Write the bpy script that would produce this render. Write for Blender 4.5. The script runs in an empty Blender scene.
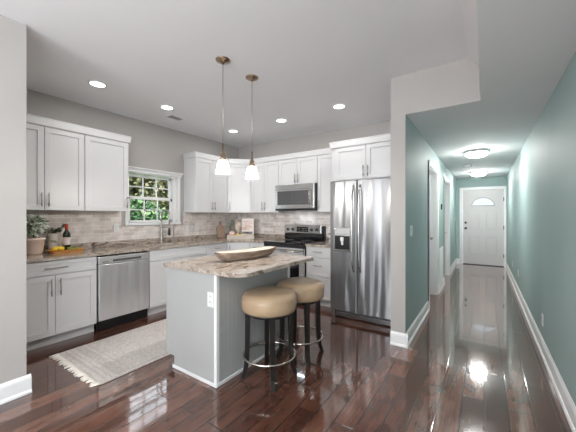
import bpy, bmesh, math, random
from mathutils import Vector, Matrix, noise
random.seed(7)
PI = math.pi
SC = bpy.context.scene
COL = SC.collection

# ------------------------------------------------------------------ camera
F_PX = 290.3
cam_d = bpy.data.cameras.new('camera')
cam = bpy.data.objects.new('camera', cam_d)
COL.objects.link(cam)
cam.location = (0, 0, 1.322)
cam.rotation_euler = (math.radians(90), 0, math.radians(34.09))
cam_d.sensor_width = 36
cam_d.lens = F_PX / 576 * 36
cam_d.clip_start = 0.05
SC.camera = cam

# ------------------------------------------------------------------ exposure, world
SC.view_settings.view_transform = 'Standard'
SC.view_settings.look = 'None'
SC.view_settings.gamma = 1
SC.view_settings.use_curve_mapping = False
SC.view_settings.exposure = 0.48
SC.cycles.max_bounces = 8
SC.cycles.diffuse_bounces = 5
SC.cycles.glossy_bounces = 4
SC.cycles.sample_clamp_indirect = 4.0
SC.cycles.caustics_reflective = False
SC.cycles.caustics_refractive = False

w = bpy.data.worlds.new('world')
SC.world = w
w.use_nodes = True
bg = w.node_tree.nodes['Background']
bg.inputs[0].default_value = (0.86, 0.93, 1.0, 1)
bg.inputs[1].default_value = 3.0


def lamp(name, kind, loc, energy, color=(1, 1, 1), size=None, size_y=None, rot=(0, 0, 0), **k):
    d = bpy.data.lights.new(name, kind)
    d.energy = energy
    d.color = color
    if kind == 'AREA':
        d.shape = 'RECTANGLE' if size_y else 'DISK'
        d.size = size
        if size_y:
            d.size_y = size_y
    elif kind == 'SUN':
        d.angle = size or 0.01
    elif size is not None:
        d.shadow_soft_size = size
    for a, b in k.items():
        setattr(d, a, b)
    o = bpy.data.objects.new(name, d)
    COL.objects.link(o)
    o.location = loc
    o.rotation_euler = rot
    return o


# sun on the garden outside the kitchen window (comes from over the house)
lamp('sun', 'SUN', (0, 0, 9), 5.0, (1, .96, .88), size=.02, rot=(math.radians(20), math.radians(38), 0))
XR_ = .47
# added fill lamps behind the camera, tilted up to bounce off the ceiling
lamp('added_fill_left', 'AREA', (-1.35, -4.1, 1.45), 115, (.94, .97, 1), 1.1, 2.3, (math.radians(155), 0, 0))
lamp('added_fill_right', 'AREA', (-.25, -4.1, 1.45), 115, (.94, .97, 1), .9, 2.3, (math.radians(155), 0, 0))

lamp('added_fill_side', 'AREA', (XR_ + .04, -1.9, 1.25), 36, (.94, .97, 1), 2.3, 1.9, (math.radians(143), 0, math.radians(90)))  # added side fill for the island and left cabinets, no known window there


# ------------------------------------------------------------------ materials
def mat(name, col, rough=.5, metal=0, spec=.5, coat=0, emit=None, estr=0, coat_rough=.05):
    m = bpy.data.materials.new(name)
    m.use_nodes = True
    b = m.node_tree.nodes['Principled BSDF']
    b.inputs['Base Color'].default_value = (*col, 1)
    b.inputs['Roughness'].default_value = rough
    b.inputs['Metallic'].default_value = metal
    b.inputs['Specular IOR Level'].default_value = spec
    b.inputs['Coat Weight'].default_value = coat
    b.inputs['Coat Roughness'].default_value = coat_rough
    if emit:
        b.inputs['Emission Color'].default_value = (*emit, 1)
        b.inputs['Emission Strength'].default_value = estr
    return m


def N(m, t, **k):
    n = m.node_tree.nodes.new(t)
    for a, b in k.items():
        setattr(n, a, b)
    return n


def L(m, a, ao, b, bi):
    m.node_tree.links.new(a.outputs[ao], b.inputs[bi])


def BSDF(m):
    return m.node_tree.nodes['Principled BSDF']


def ramp(m, stops):
    r = N(m, 'ShaderNodeValToRGB')
    e = r.color_ramp.elements
    while len(e) < len(stops):
        e.new(.5)
    for i, (p, c) in enumerate(stops):
        e[i].position = p
        e[i].color = (*c, 1)
    return r


def coords(m, scale=(1, 1, 1), rot=(0, 0, 0), kind='Object'):
    tc = N(m, 'ShaderNodeTexCoord')
    mp = N(m, 'ShaderNodeMapping')
    mp.inputs['Scale'].default_value = scale
    mp.inputs['Rotation'].default_value = rot
    L(m, tc, kind, mp, 'Vector')
    return mp


def mottled(name, c1, c2, scale=6, rough=.5, bump=0, stretch=(1, 1, 1), detail=4, bscale=None, **k):
    m = mat(name, c1, rough, **k)
    mp = coords(m, stretch)
    n = N(m, 'ShaderNodeTexNoise')
    n.inputs['Scale'].default_value = scale
    n.inputs['Detail'].default_value = detail
    L(m, mp, 0, n, 'Vector')
    r = ramp(m, [(.3, c1), (.7, c2)])
    L(m, n, 'Fac', r, 0)
    L(m, r, 0, BSDF(m), 'Base Color')
    if bump:
        nb = n
        if bscale:
            nb = N(m, 'ShaderNodeTexNoise')
            nb.inputs['Scale'].default_value = bscale
            L(m, mp, 0, nb, 'Vector')
        bp = N(m, 'ShaderNodeBump')
        bp.inputs['Strength'].default_value = bump
        bp.inputs['Distance'].default_value = .01
        L(m, nb, 'Fac', bp, 'Height')
        L(m, bp, 0, BSDF(m), 'Normal')
    return m


M = {}
M['beige'] = mottled('beige_wall_paint', (.435, .41, .39), (.455, .43, .41), 3, .6)
M['teal'] = mottled('teal_wall_paint', (.335, .44, .43), (.355, .46, .45), 2, .6, spec=.3, bump=.12, bscale=1.2, stretch=(1, 1, .3))
M['ceiling'] = mottled('ceiling_paint', (.86, .87, .885), (.88, .89, .905), 2, .8)
M['trim'] = mat('white_trim_paint', (.84, .84, .84), .3)
M['cab'] = mottled('white_cabinet_paint', (.68, .677, .68), (.70, .697, .70), 4, .3)
M['cabgap'] = mat('cabinet_carcass_paint', (.42, .41, .41), .5)
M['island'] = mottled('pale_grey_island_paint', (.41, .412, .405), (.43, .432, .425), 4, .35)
M['black'] = mat('black_plastic', (.012, .012, .013), .3)
M['blackglass'] = mat('black_glass', (.01, .01, .012), .04, spec=.6)
M['mwglass'] = mat('tinted_mesh_glass', (.085, .085, .09), .12, spec=.7)
M['knob'] = mat('dark_steel_knob', (.13, .13, .13), .3, 1)
M['nickel'] = mat('brushed_nickel', (.42, .39, .36), .3, 1)
M['bronze'] = mat('antique_bronze', (.40, .30, .22), .25, 1)
M['chrome'] = mat('polished_metal', (.62, .58, .52), .16, 1)
M['brass'] = mat('aged_rod_brass', (.50, .45, .40), .35, 1)
M['plate'] = mat('white_switch_plastic', (.78, .78, .77), .35)
M['slot'] = mat('dark_slot', (.08, .08, .08), .5)
M['emit_can'] = mat('lamp_lens', (1, 1, 1), .4, emit=(1, .97, .92), estr=6)
M['emit_dome'] = mat('lit_dome_glass', (1, 1, 1), .3, emit=(1, .98, .95), estr=85)
M['fan'] = mat('fan_glass_daylight_glow', (.45, .5, .55), .3, emit=(.78, .89, 1), estr=.42)  # emission stands in for daylight coming through the fan glass


def steel(name, base, axis):
    m = mat(name, base, .36, .8)
    mp = coords(m, (60, 60, 1.0) if axis == 'z' else (1, 1, 60))
    n = N(m, 'ShaderNodeTexNoise')
    n.inputs['Scale'].default_value = 8
    n.inputs['Detail'].default_value = 3
    L(m, mp, 0, n, 'Vector')
    r = N(m, 'ShaderNodeMapRange')
    r.inputs['To Min'].default_value = .28
    r.inputs['To Max'].default_value = .42
    L(m, n, 'Fac', r, 0)
    L(m, r, 0, BSDF(m), 'Roughness')
    # gentle oil-canning of the sheet
    mp2 = coords(m, (5.0, 5.0, .5))
    n2 = N(m, 'ShaderNodeTexNoise')
    n2.inputs['Scale'].default_value = 1.6
    n2.inputs['Detail'].default_value = 1
    L(m, mp2, 0, n2, 'Vector')
    bp = N(m, 'ShaderNodeBump')
    bp.inputs['Strength'].default_value = .6
    bp.inputs['Distance'].default_value = .05
    L(m, n2, 'Fac', bp, 'Height')
    L(m, bp, 0, BSDF(m), 'Normal')
    return m


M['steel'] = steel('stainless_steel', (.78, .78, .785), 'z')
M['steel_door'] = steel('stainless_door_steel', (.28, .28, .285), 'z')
M['steel_h'] = mat('stainless_trim', (.62, .62, .62), .25, 1)


def floor_mat():
    m = mat('dark_hardwood', (.1, .04, .03), .10, coat=.85, coat_rough=.03, spec=.5)
    mp = coords(m, (1, 1, 1), (0, 0, PI / 2))
    br = N(m, 'ShaderNodeTexBrick')
    br.offset = .37
    br.inputs['Scale'].default_value = 1
    br.inputs['Brick Width'].default_value = 1.25
    br.inputs['Row Height'].default_value = .134
    br.inputs['Mortar Size'].default_value = .0045
    br.inputs['Mortar Smooth'].default_value = .6
    br.inputs['Bias'].default_value = 0
    br.inputs['Color1'].default_value = (0, 0, 0, 1)
    br.inputs['Color2'].default_value = (1, 1, 1, 1)
    br.inputs['Mortar'].default_value = (.5, .5, .5, 1)
    L(m, mp, 0, br, 'Vector')
    r = ramp(m, [(0, (.080, .033, .022)), (.5, (.125, .052, .034)), (1, (.185, .082, .055))])
    L(m, br, 'Color', r, 0)
    mp2 = coords(m, (26, 1.1, 1))
    n = N(m, 'ShaderNodeTexNoise')
    n.inputs['Scale'].default_value = 3.0
    n.inputs['Detail'].default_value = 8
    n.inputs['Roughness'].default_value = .65
    L(m, mp2, 0, n, 'Vector')
    g = ramp(m, [(.30, (.74, .72, .70)), (.5, (.95, .95, .95)), (.70, (1.28, 1.25, 1.22))])
    L(m, n, 'Fac', g, 0)
    mx = N(m, 'ShaderNodeMix', data_type='RGBA', blend_type='MULTIPLY')
    mx.inputs[0].default_value = 1
    L(m, r, 0, mx, 6)
    L(m, g, 0, mx, 7)
    # blotches of darker stain
    mp3 = coords(m, (5, 2.2, 1))
    n3 = N(m, 'ShaderNodeTexNoise')
    n3.inputs['Scale'].default_value = 2.2
    n3.inputs['Detail'].default_value = 4
    L(m, mp3, 0, n3, 'Vector')
    g3 = ramp(m, [(.35, (.70, .68, .67)), (.6, (1.12, 1.1, 1.1))])
    L(m, n3, 'Fac', g3, 0)
    mx3 = N(m, 'ShaderNodeMix', data_type='RGBA', blend_type='MULTIPLY')
    mx3.inputs[0].default_value = 1
    L(m, mx, 2, mx3, 6)
    L(m, g3, 0, mx3, 7)
    mo = N(m, 'ShaderNodeMix', data_type='RGBA')
    mo.inputs[7].default_value = (.012, .006, .005, 1)
    L(m, br, 'Fac', mo, 0)
    L(m, mx3, 2, mo, 6)
    L(m, mo, 2, BSDF(m), 'Base Color')
    # hand-scraped undulation + grooves
    mp4 = coords(m, (9, 3.5, 1))
    n4 = N(m, 'ShaderNodeTexNoise')
    n4.inputs['Scale'].default_value = 2.2
    n4.inputs['Detail'].default_value = 2
    L(m, mp4, 0, n4, 'Vector')
    s = N(m, 'ShaderNodeMath', operation='MULTIPLY_ADD')
    s.inputs[1].default_value = -1.6
    L(m, br, 'Fac', s, 0)
    s4 = N(m, 'ShaderNodeMath', operation='MULTIPLY')
    s4.inputs[1].default_value = .30
    L(m, n4, 'Fac', s4, 0)
    L(m, s4, 0, s, 2)
    bp = N(m, 'ShaderNodeBump')
    bp.inputs['Strength'].default_value = .16
    bp.inputs['Distance'].default_value = .004
    L(m, s, 0, bp, 'Height')
    L(m, bp, 0, BSDF(m), 'Normal')
    L(m, bp, 0, BSDF(m), 'Coat Normal')
    return m


M['floor'] = floor_mat()


def granite():
    m = mat('brown_grey_granite', (.4, .35, .3), .12, coat=.3)
    mp = coords(m, (2.6, .8, 2), (0, 0, .15))
    n = N(m, 'ShaderNodeTexNoise')
    n.inputs['Scale'].default_value = 7
    n.inputs['Detail'].default_value = 10
    n.inputs['Distortion'].default_value = 1.5
    L(m, mp, 0, n, 'Vector')
    r = ramp(m, [(.28, (.12, .09, .07)), (.40, (.30, .24, .195)), (.50, (.45, .385, .325)), (.62, (.55, .49, .43)), (.78, (.28, .21, .165))])
    L(m, n, 'Fac', r, 0)
    v = N(m, 'ShaderNodeTexNoise')
    v.inputs['Scale'].default_value = 90
    v.inputs['Detail'].default_value = 3
    L(m, mp, 0, v, 'Vector')
    g = ramp(m, [(.35, (.45, .42, .4)), (.6, (1.2, 1.2, 1.2))])
    L(m, v, 'Fac', g, 0)
    mx = N(m, 'ShaderNodeMix', data_type='RGBA', blend_type='MULTIPLY')
    mx.inputs[0].default_value = .8
    L(m, r, 0, mx, 6)
    L(m, g, 0, mx, 7)
    L(m, mx, 2, BSDF(m), 'Base Color')
    return m


M['granite'] = granite()


def tile(name, plane):
    m = mat(name, (.5, .45, .42), .3)
    tc = N(m, 'ShaderNodeTexCoord')
    sp = N(m, 'ShaderNodeSeparateXYZ')
    cb = N(m, 'ShaderNodeCombineXYZ')
    L(m, tc, 'Object', sp, 0)
    L(m, sp, 'Y' if plane == 'x' else 'X', cb, 'X')
    L(m, sp, 'Z', cb, 'Y')
    br = N(m, 'ShaderNodeTexBrick')
    br.inputs['Scale'].default_value = 1
    br.inputs['Brick Width'].default_value = .155
    br.inputs['Row Height'].default_value = .052
    br.inputs['Mortar Size'].default_value = .0022
    br.inputs['Color1'].default_value = (.58, .51, .47, 1)
    br.inputs['Color2'].default_value = (.80, .75, .72, 1)
    br.inputs['Mortar'].default_value = (.84, .82, .80, 1)
    L(m, cb, 0, br, 'Vector')
    n = N(m, 'ShaderNodeTexNoise')
    n.inputs['Scale'].default_value = 9
    n.inputs['Detail'].default_value = 6
    L(m, cb, 0, n, 'Vector')
    g = ramp(m, [(.3, (.85, .83, .81)), (.7, (1.18, 1.18, 1.18))])
    L(m, n, 'Fac', g, 0)
    mx = N(m, 'ShaderNodeMix', data_type='RGBA', blend_type='MULTIPLY')
    mx.inputs[0].default_value = 1
    L(m, br, 'Color', mx, 6)
    L(m, g, 0, mx, 7)
    L(m, mx, 2, BSDF(m), 'Base Color')
    bp = N(m, 'ShaderNodeBump', invert=True)
    bp.inputs['Strength'].default_value = .4
    bp.inputs['Distance'].default_value = .003
    L(m, br, 'Fac', bp, 'Height')
    L(m, bp, 0, BSDF(m), 'Normal')
    return m


M['tile_x'] = tile('warm_grey_subway_tile_side', 'x')
M['tile_y'] = tile('warm_grey_subway_tile_rear', 'y')
M['rug'] = mottled('greige_woven_rug', (.52, .46, .43), (.76, .71, .67), 38, .95, bump=.8, stretch=(1, 2.2, 1), detail=6, bscale=160)
M['rug2'] = mottled('rug_border_weave', (.42, .37, .34), (.66, .61, .57), 60, .95, bump=.8, detail=5, bscale=160)
M['fringe'] = mat('cream_yarn', (.82, .77, .69), .9)
M['leather'] = mottled('tan_leather', (.39, .275, .175), (.44, .315, .20), 5, .30, bump=.08, bscale=60)
M['seam'] = mat('tan_piping', (.42, .29, .18), .5)
M['darkwood'] = mat('black_stained_wood', (.010, .008, .007), .35)
M['bowlwood'] = mottled('weathered_bowl_wood', (.13, .085, .06), (.40, .31, .24), 9, .6, bump=.3, stretch=(3, .6, 3), bscale=20)
M['bowlin'] = mottled('pale_worn_bowl_wood', (.50, .43, .36), (.66, .60, .53), 9, .6, stretch=(3, .6, 3))
M['traywood'] = mottled('honey_tray_wood', (.62, .27, .06), (.78, .40, .11), 9, .35, stretch=(4, 1, 1))
M['whitewash'] = mottled('whitewashed_wood', (.50, .43, .36), (.62, .56, .49), 12, .7)
M['boardwood'] = mottled('pale_board_wood', (.40, .27, .20), (.50, .36, .28), 8, .5)
M['terracotta'] = mottled('pale_terracotta', (.78, .60, .50), (.86, .70, .61), 6, .8)
M['soil'] = mat('potting_soil', (.05, .035, .025), .9)
M['lemon'] = mottled('lemon_skin', (.85, .55, .02), (.90, .66, .05), 30, .4)
M['grape'] = mat('green_grape_skin', (.28, .36, .06), .25)
M['cream'] = mottled('cream_ceramic', (.74, .68, .62), (.82, .77, .72), 8, .35)
M['script'] = mat('dark_lettering', (.05, .04, .04), .6)
M['bottle'] = mat('dark_green_bottle_glass', (.010, .016, .008), .06, spec=.7)
M['label'] = mat('bottle_label_paper', (.75, .68, .66), .6)
M['redcap'] = mat('red_foil', (.50, .06, .03), .35)
M['pinkpumpkin'] = mat('pale_pink_pumpkin_skin', (.80, .55, .48), .5)
M['paper'] = mat('recipe_book_paper', (.78, .70, .66), .6)
M['print'] = mottled('recipe_print', (.55, .25, .18), (.75, .60, .52), 40, .6)
M['glass'] = mat('clear_window_glass', (1, 1, 1), 0)
b = BSDF(M['glass'])
b.inputs['Transmission Weight'].default_value = 1
b.inputs['IOR'].default_value = 1.01
M['frost'] = mat('lit_frosted_shade_glass', (.95, .93, .9), .3, emit=(1, .94, .84), estr=.55)
_m = M['frost']
_t = N(_m, 'ShaderNodeBsdfTranslucent')
_t.inputs[0].default_value = (.96, .93, .88, 1)
_x = N(_m, 'ShaderNodeMixShader')
_x.inputs[0].default_value = .5
L(_m, BSDF(_m), 0, _x, 1)
L(_m, _t, 0, _x, 2)
_m.node_tree.links.new(_x.outputs[0], _m.node_tree.nodes['Material Output'].inputs[0])
M['shaderim'] = mat('ribbed_shade_glass', (.85, .82, .76), .15, emit=(1, .9, .75), estr=.55)
M['grass'] = mottled('lawn', (.10, .20, .04), (.20, .32, .08), 8, .9)
M['bark'] = mat('bark', (.10, .07, .05), .9)


def leafmat(name, stops, scale=3.0):
    m = mat(name, (.1, .3, .05), .55)
    g = N(m, 'ShaderNodeNewGeometry')
    r = ramp(m, stops)
    L(m, g, 'Random Per Island', r, 0)
    L(m, r, 0, BSDF(m), 'Base Color')
    return m


M['leaf_out'] = leafmat('garden_leaves', [(0, (.012, .045, .015)), (.4, (.035, .11, .03)), (.75, (.09, .18, .06)), (1, (.20, .26, .13))])
M['leaf_brown'] = leafmat('dry_hedge_leaves', [(0, (.02, .04, .012)), (.5, (.10, .11, .045)), (1, (.30, .27, .16))])
M['leaf_pot'] = leafmat('white_variegated_leaves', [(0, (.06, .12, .05)), (.22, (.30, .40, .24)), (.40, (.85, .88, .80)), (1, (1, 1, .96))])
M['leaf_sprig'] = leafmat('dark_sprig_leaves', [(0, (.03, .05, .02)), (1, (.16, .20, .11))])
M['leaf_grey'] = leafmat('grey_green_leaves', [(0, (.10, .11, .09)), (1, (.30, .30, .26))])


# ------------------------------------------------------------------ mesh helpers
class MB:
    def __init__(s):
        s.bm = bmesh.new()
        s.mats = []

    def mi(s, m):
        if m is None:
            return 0
        if m not in s.mats:
            s.mats.append(m)
        return s.mats.index(m)

    def _faces(s, vs, fs, m, smooth=False, T=None):
        if T is not None:
            vs = [T @ Vector(v) for v in vs]
        bv = [s.bm.verts.new(v) for v in vs]
        i = s.mi(m)
        out = []
        for f in fs:
            try:
                fc = s.bm.faces.new([bv[k] for k in f])
                fc.material_index = i
                fc.smooth = smooth
                out.append(fc)
            except ValueError:
                pass
        return bv, out

    def box(s, x0, x1, y0, y1, z0, z1, m=None, bev=0, T=None, seg=1):
        x0, x1 = sorted((x0, x1)); y0, y1 = sorted((y0, y1)); z0, z1 = sorted((z0, z1))
        vs = [(x, y, z) for x in (x0, x1) for y in (y0, y1) for z in (z0, z1)]
        fs = [(0, 1, 3, 2), (4, 6, 7, 5), (0, 4, 5, 1), (2, 3, 7, 6), (0, 2, 6, 4), (1, 5, 7, 3)]
        bv, fc = s._faces(vs, fs, m, T=T)
        if bev:
            ed = list({e for f in fc for e in f.edges})
            r = bmesh.ops.bevel(s.bm, geom=ed, offset=bev, segments=seg, affect='EDGES', profile=.5)
            for f in r['faces']:
                f.material_index = s.mi(m)
        return s

    def lathe(s, prof, m=None, n=24, T=None, cap=True, smooth=True, sx=1, sy=1):
        vs = []
        for (r, z) in prof:
            for k in range(n):
                a = 2 * PI * k / n
                vs.append((r * math.cos(a) * sx, r * math.sin(a) * sy, z))
        fs = []
        for i in range(len(prof) - 1):
            for k in range(n):
                k2 = (k + 1) % n
                fs.append((i * n + k, i * n + k2, (i + 1) * n + k2, (i + 1) * n + k))
        if cap:
            fs.append(tuple(reversed(range(n))))
            fs.append(tuple((len(prof) - 1) * n + k for k in range(n)))
        bv, fc = s._faces(vs, fs, m, smooth, T)
        if cap:
            for f in fc[-2:]:
                f.smooth = False
        return s

    def tube(s, pts, r, m=None, n=8, closed=False, smooth=True, rads=None):
        pts = [Vector(p) for p in pts]
        rings = []
        N_ = len(pts)
        up = Vector((0, 0, 1))
        prev = None
        for i, p in enumerate(pts):
            if closed:
                d = pts[(i + 1) % N_] - pts[i - 1]
            else:
                d = pts[min(i + 1, N_ - 1)] - pts[max(i - 1, 0)]
            d.normalize()
            if prev is None:
                a = d.cross(up)
                if a.length < 1e-3:
                    a = d.cross(Vector((1, 0, 0)))
            else:
                a = prev - d * prev.dot(d)
            a.normalize()
            prev = a
            b_ = d.cross(a)
            rr = rads[i] if rads else r
            rings.append([p + (a * math.cos(2 * PI * k / n) + b_ * math.sin(2 * PI * k / n)) * rr for k in range(n)])
        vs = [v for g in rings for v in g]
        fs = []
        for i in range(N_ if closed else N_ - 1):
            j = (i + 1) % N_
            for k in range(n):
                k2 = (k + 1) % n
                fs.append((i * n + k, i * n + k2, j * n + k2, j * n + k))
        if not closed:
            fs.append(tuple(reversed(range(n))))
            fs.append(tuple((N_ - 1) * n + k for k in range(n)))
        s._faces(vs, fs, m, smooth)
        return s

    def prism(s, poly, z0, z1, m=None, T=None, bev=0, smooth=False):
        n = len(poly)
        vs = [(x, y, z0) for x, y in poly] + [(x, y, z1) for x, y in poly]
        fs = [tuple(reversed(range(n))), tuple(range(n, 2 * n))]
        fs += [(i, (i + 1) % n, (i + 1) % n + n, i + n) for i in range(n)]
        bv, fc = s._faces(vs, fs, m, smooth, T)
        if bev:
            ed = list({e for f in fc[:2] for e in f.edges})
            r = bmesh.ops.bevel(s.bm, geom=ed, offset=bev, segments=3, affect='EDGES', profile=.5)
            for f in r['faces']:
                f.material_index = s.mi(m)
        return s

    def ball(s, c, r, m=None, n=12, sc=(1, 1, 1), T=None):
        prof = [(max(r * math.sin(PI * i / (n // 2 + 2)), 1e-4), -r * math.cos(PI * i / (n // 2 + 2))) for i in range(n // 2 + 3)]
        T0 = Matrix.Translation(c) @ Matrix.Diagonal((*sc, 1))
        if T is not None:
            T0 = T @ T0
        s.lathe(prof, m, n, T=T0, cap=False)
        return s

    def leaf(s, p, d, up, ln, wd, m=None):
        d = Vector(d).normalized()
        sd = d.cross(Vector(up))
        if sd.length < 1e-3:
            sd = d.cross(Vector((1, 0, 0)))
        sd.normalize()
        nn = sd.cross(d)
        p = Vector(p)
        vs = [p, p + d * ln * .4 + sd * wd * .5 + nn * wd * .12, p + d * ln - nn * wd * .1, p + d * ln * .4 - sd * wd * .5 + nn * wd * .12]
        s._faces(vs, [(0, 1, 2, 3)], m)
        return s

    def build(s, name, m=None, parent=None, loc=None, wn=False):
        if m is not None and not s.mats:
            s.mats = [m]
        elif m is not None and s.mats and None not in s.mats:
            pass
        me = bpy.data.meshes.new(name)
        bmesh.ops.recalc_face_normals(s.bm, faces=s.bm.faces)
        s.bm.to_mesh(me)
        s.bm.free()
        for q in (s.mats or [m]):
            me.materials.append(q)
        o = bpy.data.objects.new(name, me)
        COL.objects.link(o)
        if parent:
            o.parent = parent
        if loc:
            o.location = loc
        return o


def tag(o, label=None, cat=None, group=None, kind=None):
    if label: o['label'] = label
    if cat: o['category'] = cat
    if group: o['group'] = group
    if kind: o['kind'] = kind
    return o


def root(name, loc, rz, label, cat, group=None):
    o = bpy.data.objects.new(name, None)
    o.empty_display_size = .1
    COL.objects.link(o)
    o.location = loc
    o.rotation_euler = (0, 0, rz)
    return tag(o, label, cat, group)


def copy_tree(o, parent=None):
    c = o.copy()
    COL.objects.link(c)
    c.parent = parent
    for ch in list(o.children):
        copy_tree(ch, c)
    return c


def struct(o):
    o['kind'] = 'structure'
    return o


B = lambda *a, **k: MB().box(*a, **k)

# ------------------------------------------------------------------ key dimensions
XW, YW = -4.24, 4.43            # kitchen side wall, kitchen rear wall
CEIL, HC = 2.745, 2.346         # kitchen ceiling, hall ceiling / soffit
XR = .47                        # hall right wall
XS, YS = -.66, 3.09             # hall left wall and its end
YD = 9.36                       # hall end wall
XN, YN = -2.83, .70             # near left wall face, its end
YB = -4.2                       # living room rear wall
TOP = 2.9
ctr = .905

# ------------------------------------------------------------------ shell
fl = MB()
fl.box(-4.5, XR + .15, YB - .15, YD + .15, -.1, 0)
struct(fl.build('floor', M['floor']))

struct(B(-4.5, -.03, YB - .15, YW + .15, CEIL, TOP).build('ceiling', M['ceiling']))
# dropped hall ceiling and soffit running back over the living side
sf = MB()
sf.box(-.03, XR + .15, YB - .15, YS, HC, TOP)
sf.box(XS + .0005, XR + .15, YS, YD + .15, HC, TOP)
struct(sf.build('ceiling_hall', M['ceiling']))
# slanted trim along the soffit edge
tr = MB()
poly = [(-.125, CEIL), (-.031, CEIL), (-.031, 2.655), (-.045, 2.665)]
T = Matrix(((1, 0, 0, 0), (0, 0, 1, 0), (0, 1, 0, 0), (0, 0, 0, 1)))
tr.prism(poly, YB, YS - .01, T=T)
struct(tr.build('trim_1', M['trim']))

# kitchen side wall with window opening
WY0, WY1, WZ0, WZ1 = 2.165, 2.975, 1.22, 1.965
wl = MB()
wl.box(XW - .15, XW, YN - .14, WY0, 0, TOP)
wl.box(XW - .15, XW, WY1, YW + .15, 0, TOP)
wl.box(XW - .15, XW, WY0, WY1, 0, WZ0)
wl.box(XW - .15, XW, WY0, WY1, WZ1, TOP)
struct(wl.build('wall_left', M['beige']))
# kitchen rear wall
struct(B(XW, XS - .145, YW, YW + .15, 0, TOP).build('wall_rear', M['beige']))
# near left wall block
nl = MB()
nl.box(XN - .14, XN, YB, YN, 0, TOP)
nl.box(XW, XN - .14, YN - .14, YN, 0, TOP)
struct(nl.build('wall_near_left', M['beige']))

# hall left wall: beige kitchen face + column end, teal hall face, two door openings
D1 = (4.56, 5.42); D2 = (6.50, 7.36); DH = 2.04
hw = MB()
def hallwall(mb, xa, xb, m):
    ys = [YS, D1[0], D1[1], D2[0], D2[1], YD + .15]
    for i in range(0, 5, 2):
        mb.box(xa, xb, ys[i], ys[i + 1], 0, HC, m)
    for d in (D1, D2):
        mb.box(xa, xb, d[0], d[1], DH, HC, m)
hallwall(hw, XS - .145, XS - .004, M['beige'])
hw.box(XS - .145, XS - .004, YS, YD + .15, HC, TOP, M['beige'])
hallwall(hw, XS - .004, XS, M['teal'])
hw.box(XS - .004, XS, YS - .004, YS, 0, HC, M['beige'])
hw.box(XS - .145, XS - .004, YS - .004, YS, 0, TOP, M['beige'])
hw.box(XS - .004, -.0305, YS - .004, YS - .0005, HC, TOP, M['beige'])
struct(hw.build('wall_hall_left'))
# white corner bead look: thin bright corner of the column
# right wall
rw = MB()
rw.box(XR, XR + .15, YB - .15, -3.1, 0, TOP)
rw.box(XR, XR + .15, -.7, YD + .15, 0, TOP)
rw.box(XR, XR + .15, -3.1, -.7, 0, .25)  # out-of-view opening invented for the side fill lamp
rw.box(XR, XR + .15, -3.1, -.7, 2.25, TOP)
struct(rw.build('wall_right', M['teal']))
# hall end wall with door opening
DX0, DX1 = -.494, .42
he = MB()
he.box(XS, DX0 - .02, YD, YD + .15, 0, TOP)
he.box(DX1 + .02, XR, YD, YD + .15, 0, TOP)
he.box(DX0 - .02, DX1 + .02, YD, YD + .15, 2.05, TOP)
struct(he.build('wall_hall_end', M['teal']))
# living room rear wall behind the camera, two openings added for the fill lamps
rb = MB()
added_openings = [(-1.9, -.8), (-.7, .2)]
rb.box(XN, -1.9, YB - .15, YB, 0, TOP)
rb.box(-.8, -.7, YB - .15, YB, 0, TOP)
rb.box(.2, XR, YB - .15, YB, 0, TOP)
for a, b_ in added_openings:
    rb.box(a, b_, YB - .15, YB, 0, .28)
    rb.box(a, b_, YB - .15, YB, 2.62, TOP)
struct(rb.build('wall_behind', M['beige']))


# baseboards -------------------------------------------------------
def base_run(name, segs, m=None):
    """segs: (x0,y0,x1,y1) runs; room side is to the left of the direction"""
    mb = MB()
    prof = [(0, 0), (.026, 0), (.026, .012), (.020, .024), (.015, .026), (.015, .105), (.012, .118), (.007, .128), (.004, .136), (0, .136)]
    for (x0, y0, x1, y1) in segs:
        d = Vector((x1 - x0, y1 - y0, 0)); ln = d.length; d.normalize()
        nrm = Vector((-d.y, d.x, 0))
        vs = []
        for t_ in (0, ln):
            for (o_, z) in prof:
                vs.append(Vector((x0, y0, 0)) + d * t_ + nrm * o_ + Vector((0, 0, z)))
        k = len(prof)
        fs = [tuple(range(k)), tuple(reversed(range(k, 2 * k)))] + [(i, (i + 1) % k, (i + 1) % k + k, i + k) for i in range(k)]
        mb._faces(vs, fs, None)
    return struct(mb.build(name, m or M['trim']))


base_run('baseboard_right', [(XR, YB, XR, YD)])
base_run('baseboard_near_left', [(XN, YN + .026, XN, YB), ])
base_run('baseboard_hall_left', [(XS, D1[0] - .075, XS, YS - .026), (XS, D2[0] - .075, XS, D1[1] + .075), (XS, YD, XS, D2[1] + .075),
                                 (XS + .026, YS, XS - .145, YS)])
base_run('baseboard_hall_end', [(DX0 - .08, YD, XS, YD)])

# backsplash -------------------------------------------------------
bs = MB()
bs.box(XW, XW + .008, YN, 2.07, ctr, 1.40)
bs.box(XW, XW + .008, 2.07, 3.09, ctr, 1.17)
bs.box(XW, XW + .008, 3.09, YW - .008, ctr, 1.40)
struct(bs.build('wall_backsplash_left', M['tile_x']))
struct(B(XW + .008, XS - .146, YW - .008, YW, ctr, 1.46).build('wall_backsplash_rear', M['tile_y']))

# ------------------------------------------------------------------ kitchen window
win = root('window_1', (XW, 0, 0), 0, None, None)
struct(win)
g = MB()
# casing on the room side
g.box(0, .018, WY0 - .045, WY0, WZ0 - .04, WZ1 + .0, bev=.003)
g.box(0, .018, WY1, WY1 + .045, WZ0 - .04, WZ1 + .0, bev=.003)
g.box(0, .018, WY0 - .07, WY1 + .07, WZ1, WZ1 + .05, bev=.003)
g.box(0, .045, WY0 - .085, WY1 + .085, WZ1 + .05, WZ1 + .068, bev=.003)
g.box(0, .030, WY0 - .078, WY1 + .078, WZ1 + .034, WZ1 + .05, bev=.003)
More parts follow.
